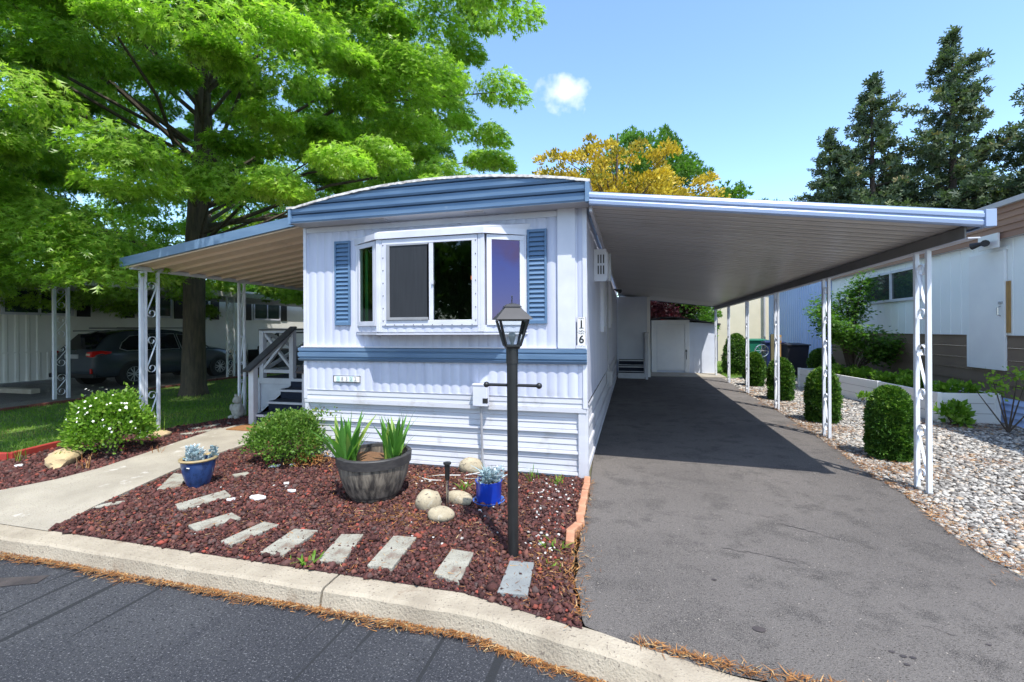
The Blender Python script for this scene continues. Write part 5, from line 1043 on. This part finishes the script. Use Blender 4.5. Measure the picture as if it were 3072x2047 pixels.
b = MB(); b.box(NX - .14, NX + .02, 4.7, 16.4, 3.575, 3.66); b.add([(NX - .1, 4.75, 3.66), (NX - .1, 16.4, 3.66), (9.2, 16.4, 3.95), (9.2, 4.75, 3.95)], [(0, 3, 2, 1)]); b.add([(NX - .1, 16.35, 3.05), (9, 16.35, 3.05), (9, 16.35, 3.95), (NX - .1, 16.35, 3.66)], [(3, 2, 1, 0)]); b.box(NX - .09, NX, 4.8, 16.3, 3.046, 3.05); b.build('roof', 'soffit', nh)
d = MB().box(NX - .045, NX - .005, 9.33, 10.14, .87, 2.87).build('door', 'shed', nh, bevel=.004)
b = MB(); b.tube([(NX - .05, 9.40, 1.78), (NX - .09, 9.40, 1.80), (NX - .09, 9.40, 1.92), (NX - .05, 9.40, 1.94)], .010, 6); b.box(NX - .06, NX - .045, 9.36, 9.44, 1.98, 2.02); b.build('handle', 'steel', d)
b = MB(); b.box(NX - .022, NX - .002, 10.14, 10.24, .87, 2.9); b.box(NX - .020, NX - .002, 9.30, 10.24, 2.872, 2.93); b.build('door_frame', 'nbwhite', nh); MB().box(NX - .024, NX - .003, 9.255, 9.325, 1.50, 2.35).build('door_trim', 'oldwood', nh)
w = MB(); y0, y1, z0, z1 = 11.60, 14.0, 2.20, 2.93
w.box(NX - .05, NX, y0, y1, z0, z0 + .06); w.box(NX - .05, NX, y0, y1, z1 - .06, z1); w.box(NX - .05, NX, y0, y0 + .06, z0 + .06, z1 - .06); w.box(NX - .05, NX, y1 - .06, y1, z0 + .06, z1 - .06); w.box(NX - .05, NX, 12.72, 12.78, z0 + .06, z1 - .06)
w = w.build('window', 'white_trim', nh); MB().add([(NX - .02, y0 + .05, z0 + .05), (NX - .02, y1 - .05, z0 + .05), (NX - .02, y1 - .05, z1 - .05), (NX - .02, y0 + .05, z1 - .05)], [(0, 3, 2, 1)]).build('pane', 'nbglass', w) if False else None
M['nbglass'] = surf('reflective neighbour glass', (.03, .05, .05), (.04, .07, .06), rough=.04, spec=.9)
MB().add([(NX - .02, y0 + .05, z0 + .05), (NX - .02, y1 - .05, z0 + .05), (NX - .02, y1 - .05, z1 - .05), (NX - .02, y0 + .05, z1 - .05)], [(0, 3, 2, 1)]).build('pane', 'nbglass', w)
MB().box(6.9, 7.3, 9.3, 9.7, 3.6, 4.55).build('vent_stack', 'white_trim', nh)
lt = thing('wall_light', 'twin flood light on a white square plate above the neighbour side door', 'light', (NX - .16, 9.5, 3.04)); MB().box(0, .03, -.22, .22, -.13, .11).build('plate', 'ceramic', lt)
for s in (-1, 1): MB().tube([(-.02, 0, -.02), (-.07, s * .07, -.03), (-.13, s * .16, -.05)], [.025, .035, .058], 10).build('lamp_head', 'lampcap', lt)
ba = thing('blue_outbuilding', 'tall pale blue ribbed metal outbuilding behind the clipped shrubs', 'outbuilding'); b = MB(); P = []; y = 16.2
while y < 22.7: P += [(y, 0), (y + .02, -.022), (y + .07, -.022), (y + .09, 0)]; y += .22
b.strip([(5.98 + d, yy, 0) for yy, d in P][::-1], [(5.98 + d, yy, 3.3) for yy, d in P][::-1]); b.box(5.99, 9, 16.15, 22.7, 0, 3.29); b.build('wall', 'nbblue', ba); MB().box(5.85, 9.2, 16.45, 22.9, 3.31, 3.40).build('roof', 'soffit', ba)
ch = thing('cream_house', 'cream house with navy corner trim beyond the carport', 'house')
b = MB(); b.box(4.0, 12, 24, 34, .0, 4.2); b.build('wall', 'cream', ch); b = MB(); b.box(3.90, 4.06, 23.95, 24.1, 0, 4.2); b.box(3.94, 4.0, 27.5, 27.7, .4, 4.1); b.box(3.94, 4.0, 30.0, 30.2, .4, 4.1); b.build('corner_trim', 'navytrim', ch)
b = MB(); b.box(3.5, 12.5, 23.5, 34.5, 4.2, 4.35); b.prism([(3.5, 23.5), (12.5, 23.5), (12.5, 34.5), (3.5, 34.5)], 4.35, 4.5); b.build('roof', 'shingle', ch)
w = MB().box(3.95, 4.0, 28.1, 29.5, 1.9, 3.5).build('window', 'white_trim', ch); MB().box(3.93, 3.95, 28.2, 29.4, 2.0, 3.4).build('pane', 'nbglass', w); b = MB(); b.tube([(5.2, 23.9, 4.1), (5.3, 23.9, 3.9), (5.9, 23.9, 3.75), (6.1, 23.9, 3.4), (6.1, 23.9, 0)], .05, 8); b.build('downpipe', 'soffit', ch)
MB().box(3.9, 3.99, 24.1, 33, 0, .55).build('skirting', 'shed', ch)
w = thing('window_unit', 'small white window air conditioner behind the shed roof', 'air conditioner', (3.45, 24.5, 1.55)); MB().box(-.3, .45, -.25, .25, -.22, .22).build('casing', 'ceramic', w); b = MB()
for k in range(5): b.box(-.25 + k * .13, -.20 + k * .13, -.26, -.25, -.16, .16)
b.build('grille', 'lampcap', w)
# bins, wooden post, hose reel
def bin_(x, y, mat, h, w, label, rz=0, lid=None):
    t = thing('wheelie_bin', label, 'bin', (x, y, 0), rz, 'wheelie bins by the blue outbuilding'); b = MB(); frust(b, w * .40, w * .5, .06, h); b.build('body', mat, t, bevel=.02)
    b = MB(); b.box(-w * .54, w * .54, -w * .56, w * .50, h, h + .035); b.add([(-w * .5, -w * .52, h + .035), (w * .5, -w * .52, h + .035), (w * .4, w * .4, h + .075), (-w * .4, w * .4, h + .075)], [(0, 1, 2, 3)]); b.tube([(-w * .4, w * .54, h), (w * .4, w * .54, h)], .018, 6); b.build('lid', lid or mat, t)
    for s in (-1, 1): MB().tube([(s * w * .42, w * .40, .12), (s * w * .50, w * .40, .12)], .12, 14).build('wheel', 'tyre', t)
bin_(4.55, 18.9, 'bingreen', 1.12, .66, 'green-lidded dark wheelie bin, leftmost by the outbuilding'); bin_(4.75, 17.6, 'binblue', 1.08, .60, 'blue wheelie bin in the middle, left of the wooden post'); bin_(5.22, 17.0, 'bindark', 1.02, .66, 'dark purple-grey wheelie bin right of the wooden post', .1)
wp = thing('wooden_utility_post', 'squat weathered wooden post with meter boards beside the bins', 'post', (4.35, 15.75, 0)); MB().box(-.16, -.06, -.05, .05, 0, 1.40).build('post', 'olivewood', wp); MB().box(-.06, .12, -.04, .02, 0, 1.12).build('board', 'oldwood', wp); b = MB(); b.box(-.05, .13, -.05, .0, 1.14, 1.38); b.build('cross_board', 'oldwood', wp); MB().tube([(.05, -.06, 1.26), (.05, -.16, 1.26)], .06, 14).build('meter', 'grey_frame', wp)
hr = thing('fan_wheel', 'small round silver wheel on a stand between evergreen and wooden post', 'garden equipment', (3.98, 15.9, 0)); b = MB(); b.tube([(.19 * math.cos(t), 0, .88 + .19 * math.sin(t)) for t in np.linspace(0, 6.283, 21)], .018, 6, False)
for t in np.arange(0, 6.28, .785): b.tube([(0, 0, .88), (.18 * math.cos(t), 0, .88 + .18 * math.sin(t))], .012, 5)
b.build('wheel', 'steel', hr); b = MB(); b.bar((0, .03, 0), (0, .03, .88), .03, .03); b.bar((-.2, .03, .02), (.2, .03, .02), .03, .03); b.build('stand', 'grey_frame', hr)

# ================================================================== LEFT NEIGHBOUR
ln = thing('left_neighbour_home', 'shaded off-white mobile home with black shutters behind the parked car', 'mobile home'); LX = -16.6
b = MB(); b.box(-20.5, LX, 2.0, 30, 1.02, 3.15); P = []; y = 2.0
b.build('upper_wall', 'leftwall', ln); b = MB()
while y < 30: P += [(y, 0), (y + .03, .014), (y + .09, .014), (y + .12, 0)]; y += .24
b.strip([(LX + .012 + d, yy, .20) for yy, d in P], [(LX + .012 + d, yy, 1.0) for yy, d in P]); P2 = [p for p in P if p[0] < 9.3]; b.strip([(LX + .004 + d, yy, 1.04) for yy, d in P2], [(LX + .004 + d, yy, 2.10) for yy, d in P2]); b.box(LX - .02, LX + .04, 2, 30, 1.0, 1.04); b.build('ribbed_skirting', 'leftwall', ln)
b = MB(); b.box(-20.7, LX + .35, 1.8, 30.2, 3.15, 3.25); b.box(-20.5, LX + .2, 2, 30, 3.25, 3.32); b.build('roof', 'roofwhite', ln)
for y0, y1, z1 in ((8.45, 10.1, 2.88), (12.0, 13.2, 2.95), (14.2, 14.75, 2.9), (17.0, 18.6, 2.9)):
    w = MB(); z0 = 2.08; w.box(LX + .002, LX + .05, y0, y1, z0, z0 + .07); w.box(LX + .002, LX + .05, y0, y1, z1 - .06, z1)
    for yy in (y0, (y0 + y1) / 2 - .03, y1 - .06): w.box(LX + .002, LX + .049, yy, yy + .06, z0 + .07, z1 - .06)
    w = w.build('window', 'white_trim', ln); MB().box(LX + .003, LX + .02, y0 + .06, y1 - .06, z0 + .07, z1 - .06).build('pane', 'nbglass', w)
    for yy in (y0 - .48, y1 + .1): MB().box(LX + .002, LX + .035, yy, yy + .36, z0 - .02, z1 + .02).build('shutter', 'shutterdark', ln, bevel=.004)
lc = thing('left_neighbour_carport', 'flat carport roof on scrollwork posts over the parked dark car', 'carport'); b = MB(); b.box(LX + .36, -13.0, 6.8, 24, 2.78, 2.86); b.build('roof_deck', 'soffit', lc); MB().box(-13.02, -12.95, 6.7, 24, 2.74, 2.90).build('gutter', 'roofwhite', lc)
for x, y in ((-13.12, 7.75), (-13.25, 12.6), (-13.25, 17.4), (-13.25, 20.2)): scroll_post(lc, (x, y, 0), 2.74, gap=.27, leg=.06 if y < 8 else .05, nscr=4, hs=.52)
pv = thing('far_porch', 'dark stair rail and landing at the far left neighbour door', 'porch', (-14.9, 16.6, 0)); b = MB(); b.box(-1.6, 0, 0, 1.6, 0, .75); b.build('landing', 'cartrim', pv); b = MB(); b.bar((0, -1.1, .9), (0, 0, 1.5), .05, .07); b.box(-.03, .03, -.03, .03, .7, 1.5); b.box(-.03, .03, -1.1, -1.04, 0, .9); b.bar((0, 0, 1.5), (0, 1.6, 1.5), .05, .07); b.build('hand_rail', 'cartrim', pv)
bin_(-12.2, 17.0, 'bingreen', 1.05, .62, 'bright green wheelie bin seen through the porch rail'); bpy.data.objects[-1:] if False else None
tag(MB().box(-16.4, -14.9, 8.15, 8.35, 0, .12).build('parking_block', 'concrete', bevel=.01), 'pale concrete parking block behind the car at left edge', 'parking block')
# ---- the parked wagon
car = thing('parked_car', 'dark grey station wagon parked under the left neighbour carport, rear toward us', 'car', (-15.22, 9.22, 0))
ST = [  # y, z under, z belt, z top, half width low, half width belt, half width top
 (.00, .42, .86, .92, .70, .74, .62), (.06, .30, .92, 1.00, .82, .84, .66), (.20, .27, .97, 1.14, .88, .885, .66), (.45, .25, .99, 1.42, .905, .90, .62), (.72, .25, 1.00, 1.585, .915, .905, .60), (1.1, .25, 1.00, 1.64, .915, .91, .60), (1.8, .22, .99, 1.67, .915, .91, .61), (2.5, .22, .98, 1.655, .915, .91, .60), (3.0, .22, .97, 1.57, .915, .905, .59), (3.35, .22, .97, 1.36, .915, .90, .62), (3.66, .22, .98, 1.10, .915, .89, .66), (3.9, .24, .96, 1.045, .91, .88, .62), (4.4, .26, .88, .97, .88, .84, .60), (4.68, .30, .78, .84, .78, .76, .56), (4.80, .40, .62, .68, .62, .62, .5)]
def ring(y, zu, zb_, zt, wl, wb, wt):
    P = [(0, zu), (wl * .8, zu), (wl * .97, zu + .07), (wl, (zu + zb_) / 2 - .03), (wl * 1.0, zb_ - .14), (wb, zb_), (wb * .96, zb_ + .03), (wt + .04, zt - .07), (wt, zt - .02), (wt * .6, zt + .01), (0, zt + .015)]
    return [(x, y, z) for x, z in P] + [(-x, y, z) for x, z in P[-2:0:-1]]
b = MB(); RG = [ring(*s) for s in ST]; k = len(RG[0])
for r_ in RG: b.v += r_
for i in range(len(RG) - 1):
    for j in range(k): b.f.append((i * k + j, (i + 1) * k + j, (i + 1) * k + (j + 1) % k, i * k + (j + 1) % k))
b.f.append(tuple(range(k))); b.f.append(tuple((len(RG) - 1) * k + j for j in range(k - 1, -1, -1))); body = b.build('body', 'carpaint', car, smooth=True)
sb_ = body.modifiers.new('subsurf', 'SUBSURF'); sb_.levels = 1; sb_.render_levels = 2
def gpanel(pts, name='side_window', mat='carglass', par=None, tr=None):
    for s in (1, -1):
        m_ = MB(); m_.add([(s * x, y, z) for x, y, z in pts], [tuple(range(len(pts))) if s > 0 else tuple(range(len(pts) - 1, -1, -1))]); o = m_.build(name, mat, par or car)
        if tr:
            f = MB(); f.tube([(s * (x + .006), y, z) for x, y, z in pts] + [(s * (pts[0][0] + .006), pts[0][1], pts[0][2])], .010, 5, False); f.build('chrome_surround', 'alloy', o)
wx = lambda z: .905 - (z - 1.02) * .52 + .012
gpanel([(wx(1.03), .62, 1.10), (wx(1.03), .82, 1.03), (wx(1.03), 1.55, 1.03), (wx(1.47), 1.55, 1.50), (wx(1.47), 1.05, 1.46), (wx(1.3), .78, 1.27)], tr=True)
gpanel([(wx(1.03), 1.62, 1.03), (wx(1.03), 2.42, 1.03), (wx(1.50), 2.42, 1.51), (wx(1.50), 1.62, 1.51)], tr=True)
gpanel([(wx(1.03), 2.50, 1.03), (wx(1.03), 3.42, 1.03), (wx(1.2), 3.28, 1.17), (wx(1.48), 2.92, 1.46), (wx(1.50), 2.50, 1.50)], tr=True)
m_ = MB(); m_.add([(-.66, .135, 1.10), (.66, .135, 1.10), (.56, .52, 1.53), (-.56, .52, 1.53)], [(0, 1, 2, 3)]); m_.build('rear_window', 'carglass', car)
m_ = MB(); m_.add([(-.68, 3.62, 1.16), (.68, 3.62, 1.16), (.56, 3.04, 1.57), (-.56, 3.04, 1.57)], [(1, 0, 3, 2)]); m_.build('windscreen', 'carglass', car)
m_ = MB(); m_.box(-.60, .60, .40, .60, 1.60, 1.63); m_.build('rear_spoiler', 'carpaint', car, bevel=.01)
for s in (1, -1):
    m_ = MB(); m_.bar((s * .56, .8, 1.70), (s * .56, 2.9, 1.70), .035, .03); m_.build('roof_rail', 'cartrim', car)
    m_ = MB(); P = [(s * .60, .005, .90), (s * .78, .01, .88), (s * .885, .10, .90), (s * .925, .42, .98), (s * .925, .44, 1.02), (s * .90, .16, 1.06), (s * .80, .03, 1.04), (s * .60, .02, 1.02)]; m_.add([(x * 1.0, y - .02, z) for x, y, z in P], [tuple(range(8)) if s > 0 else tuple(range(7, -1, -1))]); m_.build('tail_light', 'taillight', car)
    m_ = MB(); m_.box(min(s * .58, s * .72), max(s * .58, s * .72), -.01, .02, .92, .98); m_.build('reversing_light', 'headlight', car)
    m_ = MB(); m_.box(min(s * .70, s * .76), max(s * .70, s * .76), .0, .03, .42, .56); m_.build('rear_reflector', 'taillight', car)
    m_ = MB(); m_.add([(s * .90, 4.35, .80), (s * .90, 4.35, .92), (s * .80, 4.72, .84), (s * .80, 4.72, .72)], [(0, 1, 2, 3)]); m_.build('headlight', 'headlight', car)
    m_ = MB(); V, F = blob((s * .99, 3.22, 1.06), (.09, .06, .08), 3, 0, 2); m_.add(V, F); m_.build('wing_mirror', 'carpaint', car, smooth=True)
    for yy in (1.02, 3.93):
        m_ = MB(); m_.tube([(s * .70, yy, .34), (s * .925, yy, .34)], .395, 28); m_.build('wheel_arch', 'cartrim', car)
        m_ = MB(); m_.lathe([(.20, -.10), (.31, -.10), (.335, -.06), (.335, .06), (.31, .10), (.20, .10)], (0, 0, 0), 32); w_ = m_.build('wheel', 'tyre', car, smooth=True); w_.rotation_euler = (0, R(90), 0); w_.location = (s * .84, yy, .335)
        m_ = MB(); m_.tube([(0, 0, -.02), (0, 0, .02)], .045, 12); f_ = .095 * s
        m_ = MB(); m_.lathe([(.195, f_ - .02 * s), (.205, f_ + .004 * s), (.222, f_ + .006 * s), (.232, f_ - .01 * s)], (0, 0, 0), 32); m_.lathe([(.001, f_ + .0 * s), (.05, f_ + .004 * s), (.055, f_ - .02 * s)], (0, 0, 0), 16)
        for q in range(10):
            a = q * math.pi / 5 + (.13 if q % 2 else -.13); m_.bar((.04 * math.cos(a), .04 * math.sin(a), f_ - .012 * s), (.205 * math.cos(a - (.07 if q % 2 else -.07)), .205 * math.sin(a - (.07 if q % 2 else -.07)), f_ - .008 * s), .026, .016)
        m_.build('rim', 'alloy', w_); MB().lathe([(.001, f_ - .045 * s), (.215, f_ - .045 * s)], (0, 0, 0), 24).build('brake_disc', 'cartrim', w_)
m_ = MB(); m_.box(-.86, .86, -.03, .06, .30, .42); m_.build('rear_bumper', 'cartrim', car, bevel=.02); MB().box(-.26, .26, .0, .012, .84, .955).build('licence_plate', 'alloy', car)
# ================================================================== TREES
def crown_tree(name, label, base, trunk, clumps, nleaf, leaf, shape, mat, barkmat='bark', pad=(.8, .8, .42), droop=-.35, limbr=.07, group=None, roll=None, limbstep=3, upface=0, dome=False):
    """trunk = [(x,y,z,r)], clumps = (n,3) world-relative centres; each gets a limb and a spray of leaves"""
    root = thing(name, label, 'tree', base, 0, group); b = MB(); b.tube([t[:3] for t in trunk], [t[3] for t in trunk], 16)
    T = np.array([t[:3] for t in trunk]); n = len(clumps)
    for i, c in enumerate(clumps):
        if i % limbstep or (dome and c[2] < 4.2): continue
        zt = min(max(c[2] * .72, T[3 if len(T) > 5 else 1][2] * 1.02), T[-1][2] * .97); px = np.interp(zt, T[:, 2], T[:, 0]); py = np.interp(zt, T[:, 2], T[:, 1]); a = np.array([px, py, zt]); c = np.array(c); m_ = a * .5 + c * .5 + np.array([0, 0, .12 * np.linalg.norm(c - a) * (1 if i % 2 else .4)])
        r0 = limbr * (.5 + .12 * np.linalg.norm(c - a)); b.tube([tuple(a), tuple(a * .75 + m_ * .25), tuple(m_), tuple(m_ * .4 + c * .6), tuple(c)], [r0, r0 * .8, r0 * .55, r0 * .32, .012], 6, False)
    b.build('trunk', barkmat, root, smooth=True)
    if dome:      # leaves hang as drooping mounds: dense on the outer shell, thin below
        j = rng.integers(0, n, nleaf); u = unit(rng.normal(size=(nleaf, 3))); u[:, 2] = np.where(u[:, 2] < -.15, -u[:, 2] * rng.random(nleaf), u[:, 2]); s = rng.uniform(.55, 1.35, (n, 1))[j]
        P = clumps[j] + u * (rng.random((nleaf, 1)) ** .30) * np.array(pad) * s; hz = unit(clumps * np.array([1, 1, 0]) + 1e-6)[j]; P += hz * .15; P[:, 2] -= .45 * np.einsum('ij,ij->i', u, hz).clip(0, 1) ** 2 * s[:, 0] * pad[2]
        D = hz * .7 + u * np.array([.8, .8, .1]) + np.array([0, 0, -.75]) + rng.normal(0, .38, (nleaf, 3)); t = .5 * rng.random(nleaf) + .3 * rng.random(n)[j] + .2 * (u[:, 2] > .2)  # upper leaves of each mound toned lighter, toplight put into the colour
        leaves('crown', P, D, leaf * rng.uniform(.6, 1.3, nleaf), shape, mat, root, t, roll=u * 1.1 + np.array(SUN_TO) * .5 + rng.normal(0, .55, (nleaf, 3))); return root
    j = rng.integers(0, n, nleaf); ctr = clumps[j]; u = unit(rng.normal(size=(nleaf, 3))) * (rng.random((nleaf, 1)) ** .5); s = rng.uniform(.7, 1.3, (n, 1))[j]
    P = ctr + u * np.array(pad) * s; P[:, 2] -= .25 * pad[2] * (u[:, 0] ** 2 + u[:, 1] ** 2) * 2
    out = unit(ctr - np.array([0, 0, T[-1][2] * .55])); D = out * .8 + u * .7 + np.array([0, 0, droop]) + rng.normal(0, .45, (nleaf, 3))
    t = .55 * rng.random(nleaf) + .45 * rng.random(n)[j]
    leaves('crown', P, D, leaf * rng.uniform(.65, 1.25, nleaf), shape, mat, root, t, roll=(rng.normal(0, .75, (nleaf, 3)) + np.array(SUN_TO) * upface) if upface else None); return root
# the big oak-like shade tree on the lawn
CL = []; r0 = np.random.default_rng(21); gold = 2.39996
def env(z):
    return float(np.interp(z, [2.2, 2.8, 4.0, 6.0, 8.0, 9.5, 11.0, 12.6], [5.2, 6.8, 7.55, 7.6, 7.4, 6.8, 4.8, 1.0]))
k = 0
for z in np.arange(2.75, 12.6, .50):          # layered boughs with gaps between them
    nb = int(13 + env(z) * 4.3)
    for i in range(nb):
        a = k * gold + r0.normal(0, .12); k += 1; e = env(z) * (1 + .10 * math.sin(3 * a + z) + .07 * math.sin(7 * a - 2 * z)) * (1 - .14 * max(0, -math.sin(a))); f = r0.uniform(.16, 1.0) ** .5
        if r0.random() < .08: continue
        CL.append((e * f * math.cos(a), e * f * math.sin(a), z + r0.normal(0, .14) - .35 * f))
CL = np.array(CL)
CL = CL[~((CL[:, 0] > 2.9) & (CL[:, 1] > -4.8) & (CL[:, 1] < 3.0) & (CL[:, 2] < 3.55))]       # clear of the awning
crown_tree('shade_tree', 'large bright green lobed-leaf shade tree spreading over the lawn at left', (-10.55, 8.95, 0),
           [(0, 0, -.1, .36), (0, 0, .25, .275), (.02, 0, 1.5, .235), (.02, .02, 3.2, .23), (.10, .05, 4.6, .22), (.25, .1, 6.2, .21), (.2, .1, 8.2, .15), (.3, .1, 10.2, .09), (.3, .1, 12.0, .03)],
           CL, 500000, .132, 'oak', 'oak', pad=(.66, .66, .46), droop=-.55, limbr=.05, limbstep=13, dome=True)
# a browned dead spray high in the crown
P = np.array((-8.0, 6.2, 8.0)) + np.cumsum(np.zeros((1, 3)), 0); n = 420; t = rng.random(n); P = np.stack([-8.6 + 2.2 * t, 6.2 - .1 * t, 8.6 - 1.2 * t], 1) + rng.normal(0, .16, (n, 3))
o = leaves('dead_spray', P - np.array((-10.55, 8.95, 0)), rng.normal(0, 1, (n, 3)) + np.array([0, 0, -1]), .13, 'oak', 'deadleaf', bpy.data.objects['shade_tree'])
# golden and green trees behind the home
def oval(n, r, zc, seed, flat=1):
    q = np.random.default_rng(seed); u = unit(q.normal(size=(n, 3))); return u * (q.random((n, 1)) ** .4) * np.array(r) + np.array([0, 0, zc])
G1 = oval(210, (4.9, 3.0, 2.7), 8.0, 5)
crown_tree('golden_tree', 'sparse golden yellow tree behind the home roof', (-.9, 22.5, 0), [(0, 0, 0, .25), (0, 0, 3, .2), (.2, 0, 6, .12), (.3, 0, 11.0, .03)], G1, 22000, .16, 'leaf', 'yellowleaf', 'twig', (.50, .50, .24), .3, .05)
G2 = oval(120, (3.6, 3, 3.2), 9.6, 6)
crown_tree('green_tree', 'green broadleaf tree rising behind the golden tree', (1.6, 27.5, 0), [(0, 0, 0, .3), (0, 0, 5, .2), (0, 0, 11.5, .05)], G2 - np.array([1.0, 0, 0]), 16000, .24, 'maple', 'greenleaf', 'twig', (.7, .7, .5), 0, .05)
G3 = oval(90, (2.6, 2.4, 2.4), 7.2, 7)
crown_tree('green_tree', 'lower green tree at the right end of the golden tree', (6.0, 28.5, 0), [(0, 0, 0, .25), (0, 0, 4, .18), (0, 0, 8, .04)], G3, 12000, .25, 'maple', 'greenleaf', 'twig', (.7, .7, .5), 0, .05)
G4 = oval(80, (1.7, 1.2, 1.3), 2.6, 8)
crown_tree('dark_maple', 'dark red-leaved maple behind the shed', (1.0, 21.6, 0), [(0, 0, 0, .12), (0, 0, 2, .1), (0, 0, 3.6, .03)], G4, 9000, .15, 'maple', 'redleaf', 'twig', (.45, .45, .3), 0, .04)
G5 = oval(60, (1.0, .9, 1.4), 2.2, 9)
crown_tree('leafy_bush_tree', 'small green tree behind the shed, right of the dark maple', (2.75, 22.4, 0), [(0, 0, 0, .1), (0, 0, 2, .08), (0, 0, 3.4, .03)], G5, 6000, .16, 'maple', 'greenleaf', 'twig', (.4, .4, .3), 0, .04)
# conifers
def conifer(base, h, r, seed, label, n=9000):
    q = np.random.default_rng(seed); root = thing('pine_tree', label, 'tree', base, 0, 'tall pines behind the carport'); b = MB(); b.tube([(0, 0, 0), (0, 0, h * .5), (0, 0, h * .98)], [h * .016, h * .010, .04], 8)
    P = []; D = []; T = []; z = h * .16
    while z < h * .985:
        f = (1 - z / h); rr = r * (min(1, f * 1.55) ** .85) * (.90 + .25 * math.sin(z * 1.9 + seed)); nb = 3 + int(4 * f + 2)
        for i in range(nb):
            a = q.uniform(0, 6.283); L = rr * q.uniform(.45, 1.28); rise = .18 * L * (1.2 - .8 * f); e = (L * math.cos(a), L * math.sin(a), z + rise)
            b.tube([(0, 0, z - .1), (e[0] * .5, e[1] * .5, z + rise * .25), e], [.055 * f + .015, .035, .012], 4, False)
            m_ = int(5 + L * 6)
            for k in range(m_):
                t = q.uniform(.32, 1.03) ** .8; wdt = .18 + .22 * L * (1 - abs(t - .6)) * .5; P.append((e[0] * t + q.normal(0, wdt * .6), e[1] * t + q.normal(0, wdt * .6), z + rise * t * t + q.normal(.08, .16))); D.append((math.cos(a) * .5 + q.normal(0, .5), math.sin(a) * .5 + q.normal(0, .5), q.uniform(.0, .9))); T.append(q.random() * .75 + .25 * q.random() ** .3 * (i % 3 > 0))
        z += q.uniform(.40, .72)
    P = np.array(P); D = np.array(D); T = np.array(T); rep = 3; P = np.repeat(P, rep, 0) + q.normal(0, .12, (len(P) * rep, 3)); D = np.repeat(D, rep, 0) + q.normal(0, .5, (len(P), 3)); T = np.repeat(T, rep)
    b.build('trunk', 'pinebark', root); leaves('crown', P, D, q.uniform(.28, .50, len(P)), 'tuft', 'pine', root, T)
conifer((17.6, 47.5, 0), 19.5, 4.0, 1, 'leftmost and shortest of the tall pines'); conifer((20.0, 45.5, 0), 23.0, 4.6, 2, 'second pine from the left, with sparse open crown')
conifer((25.4, 45.0, 0), 25.8, 4.9, 3, 'tallest pine, standing alone right of the pair'); conifer((30.6, 44.0, 0), 22.5, 4.6, 4, 'pine cut by the right edge of the view'); conifer((24.0, 50.0, 0), 17.0, 4.8, 5, 'lower pine behind and left of the tallest pine'); conifer((28.8, 50.0, 0), 16.5, 4.8, 7, 'lower pine between tallest pine and the edge one')
conifer((8.6, 44.0, 0), 12.2, 2.2, 6, 'small distant pine tip right of the golden tree')
# a tree line closing the horizon
q = np.random.default_rng(77)
for i, (x, y, h) in enumerate(((-34, 34, 7), (-27, 38, 8), (-20, 40, 8), (-13, 42, 8), (-6, 44, 7), (13, 46, 7), (19, 38, 5), (26, 34, 5), (-38, 26, 7))):
    G = oval(60, (4.2, 3, h * .42), h * .52, 100 + i)
    crown_tree('distant_tree', 'distant round green tree on the skyline, number %d from the left' % (i + 1) if 0 else ['distant green tree far left behind neighbour home', 'distant green tree behind the shade tree, left', 'distant green tree behind the shade tree trunk', 'distant green tree behind porch awning', 'distant green tree behind the home, left', 'distant green tree behind the home, right', 'distant low tree behind outbuilding', 'distant low tree behind neighbour home at right', 'distant green tree at the far left edge'][i], (x, y, 0), [(0, 0, 0, .3), (0, 0, h * .5, .2), (0, 0, h * .9, .05)], G, 3500, .55, 'maple', 'greenleaf', 'twig', (1.0, 1.0, .8), 0, .08, group='distant trees closing the horizon')

# trees across the street, behind the viewpoint (they show in the window glass)
for x, y, s in ((-9.5, -15.5, 31), (-3.0, -17.5, 32), (-16, -16.5, 33)):
    G = oval(70, (3.6, 2.6, 2.6), 5.0, s)
    crown_tree('street_tree', {31: 'broad green tree across the street, reflected in the bay window', 32: 'green tree across the street directly opposite the home', 33: 'green tree across the street, farthest left'}[s], (x, y, -.13), [(0, 0, 0, .25), (0, 0, 3, .2), (0, 0, 7, .05)], G, 5000, .42, 'maple', 'greenleaf', 'bark', (1.0, 1.0, .8), 0, .06, group='trees across the street')
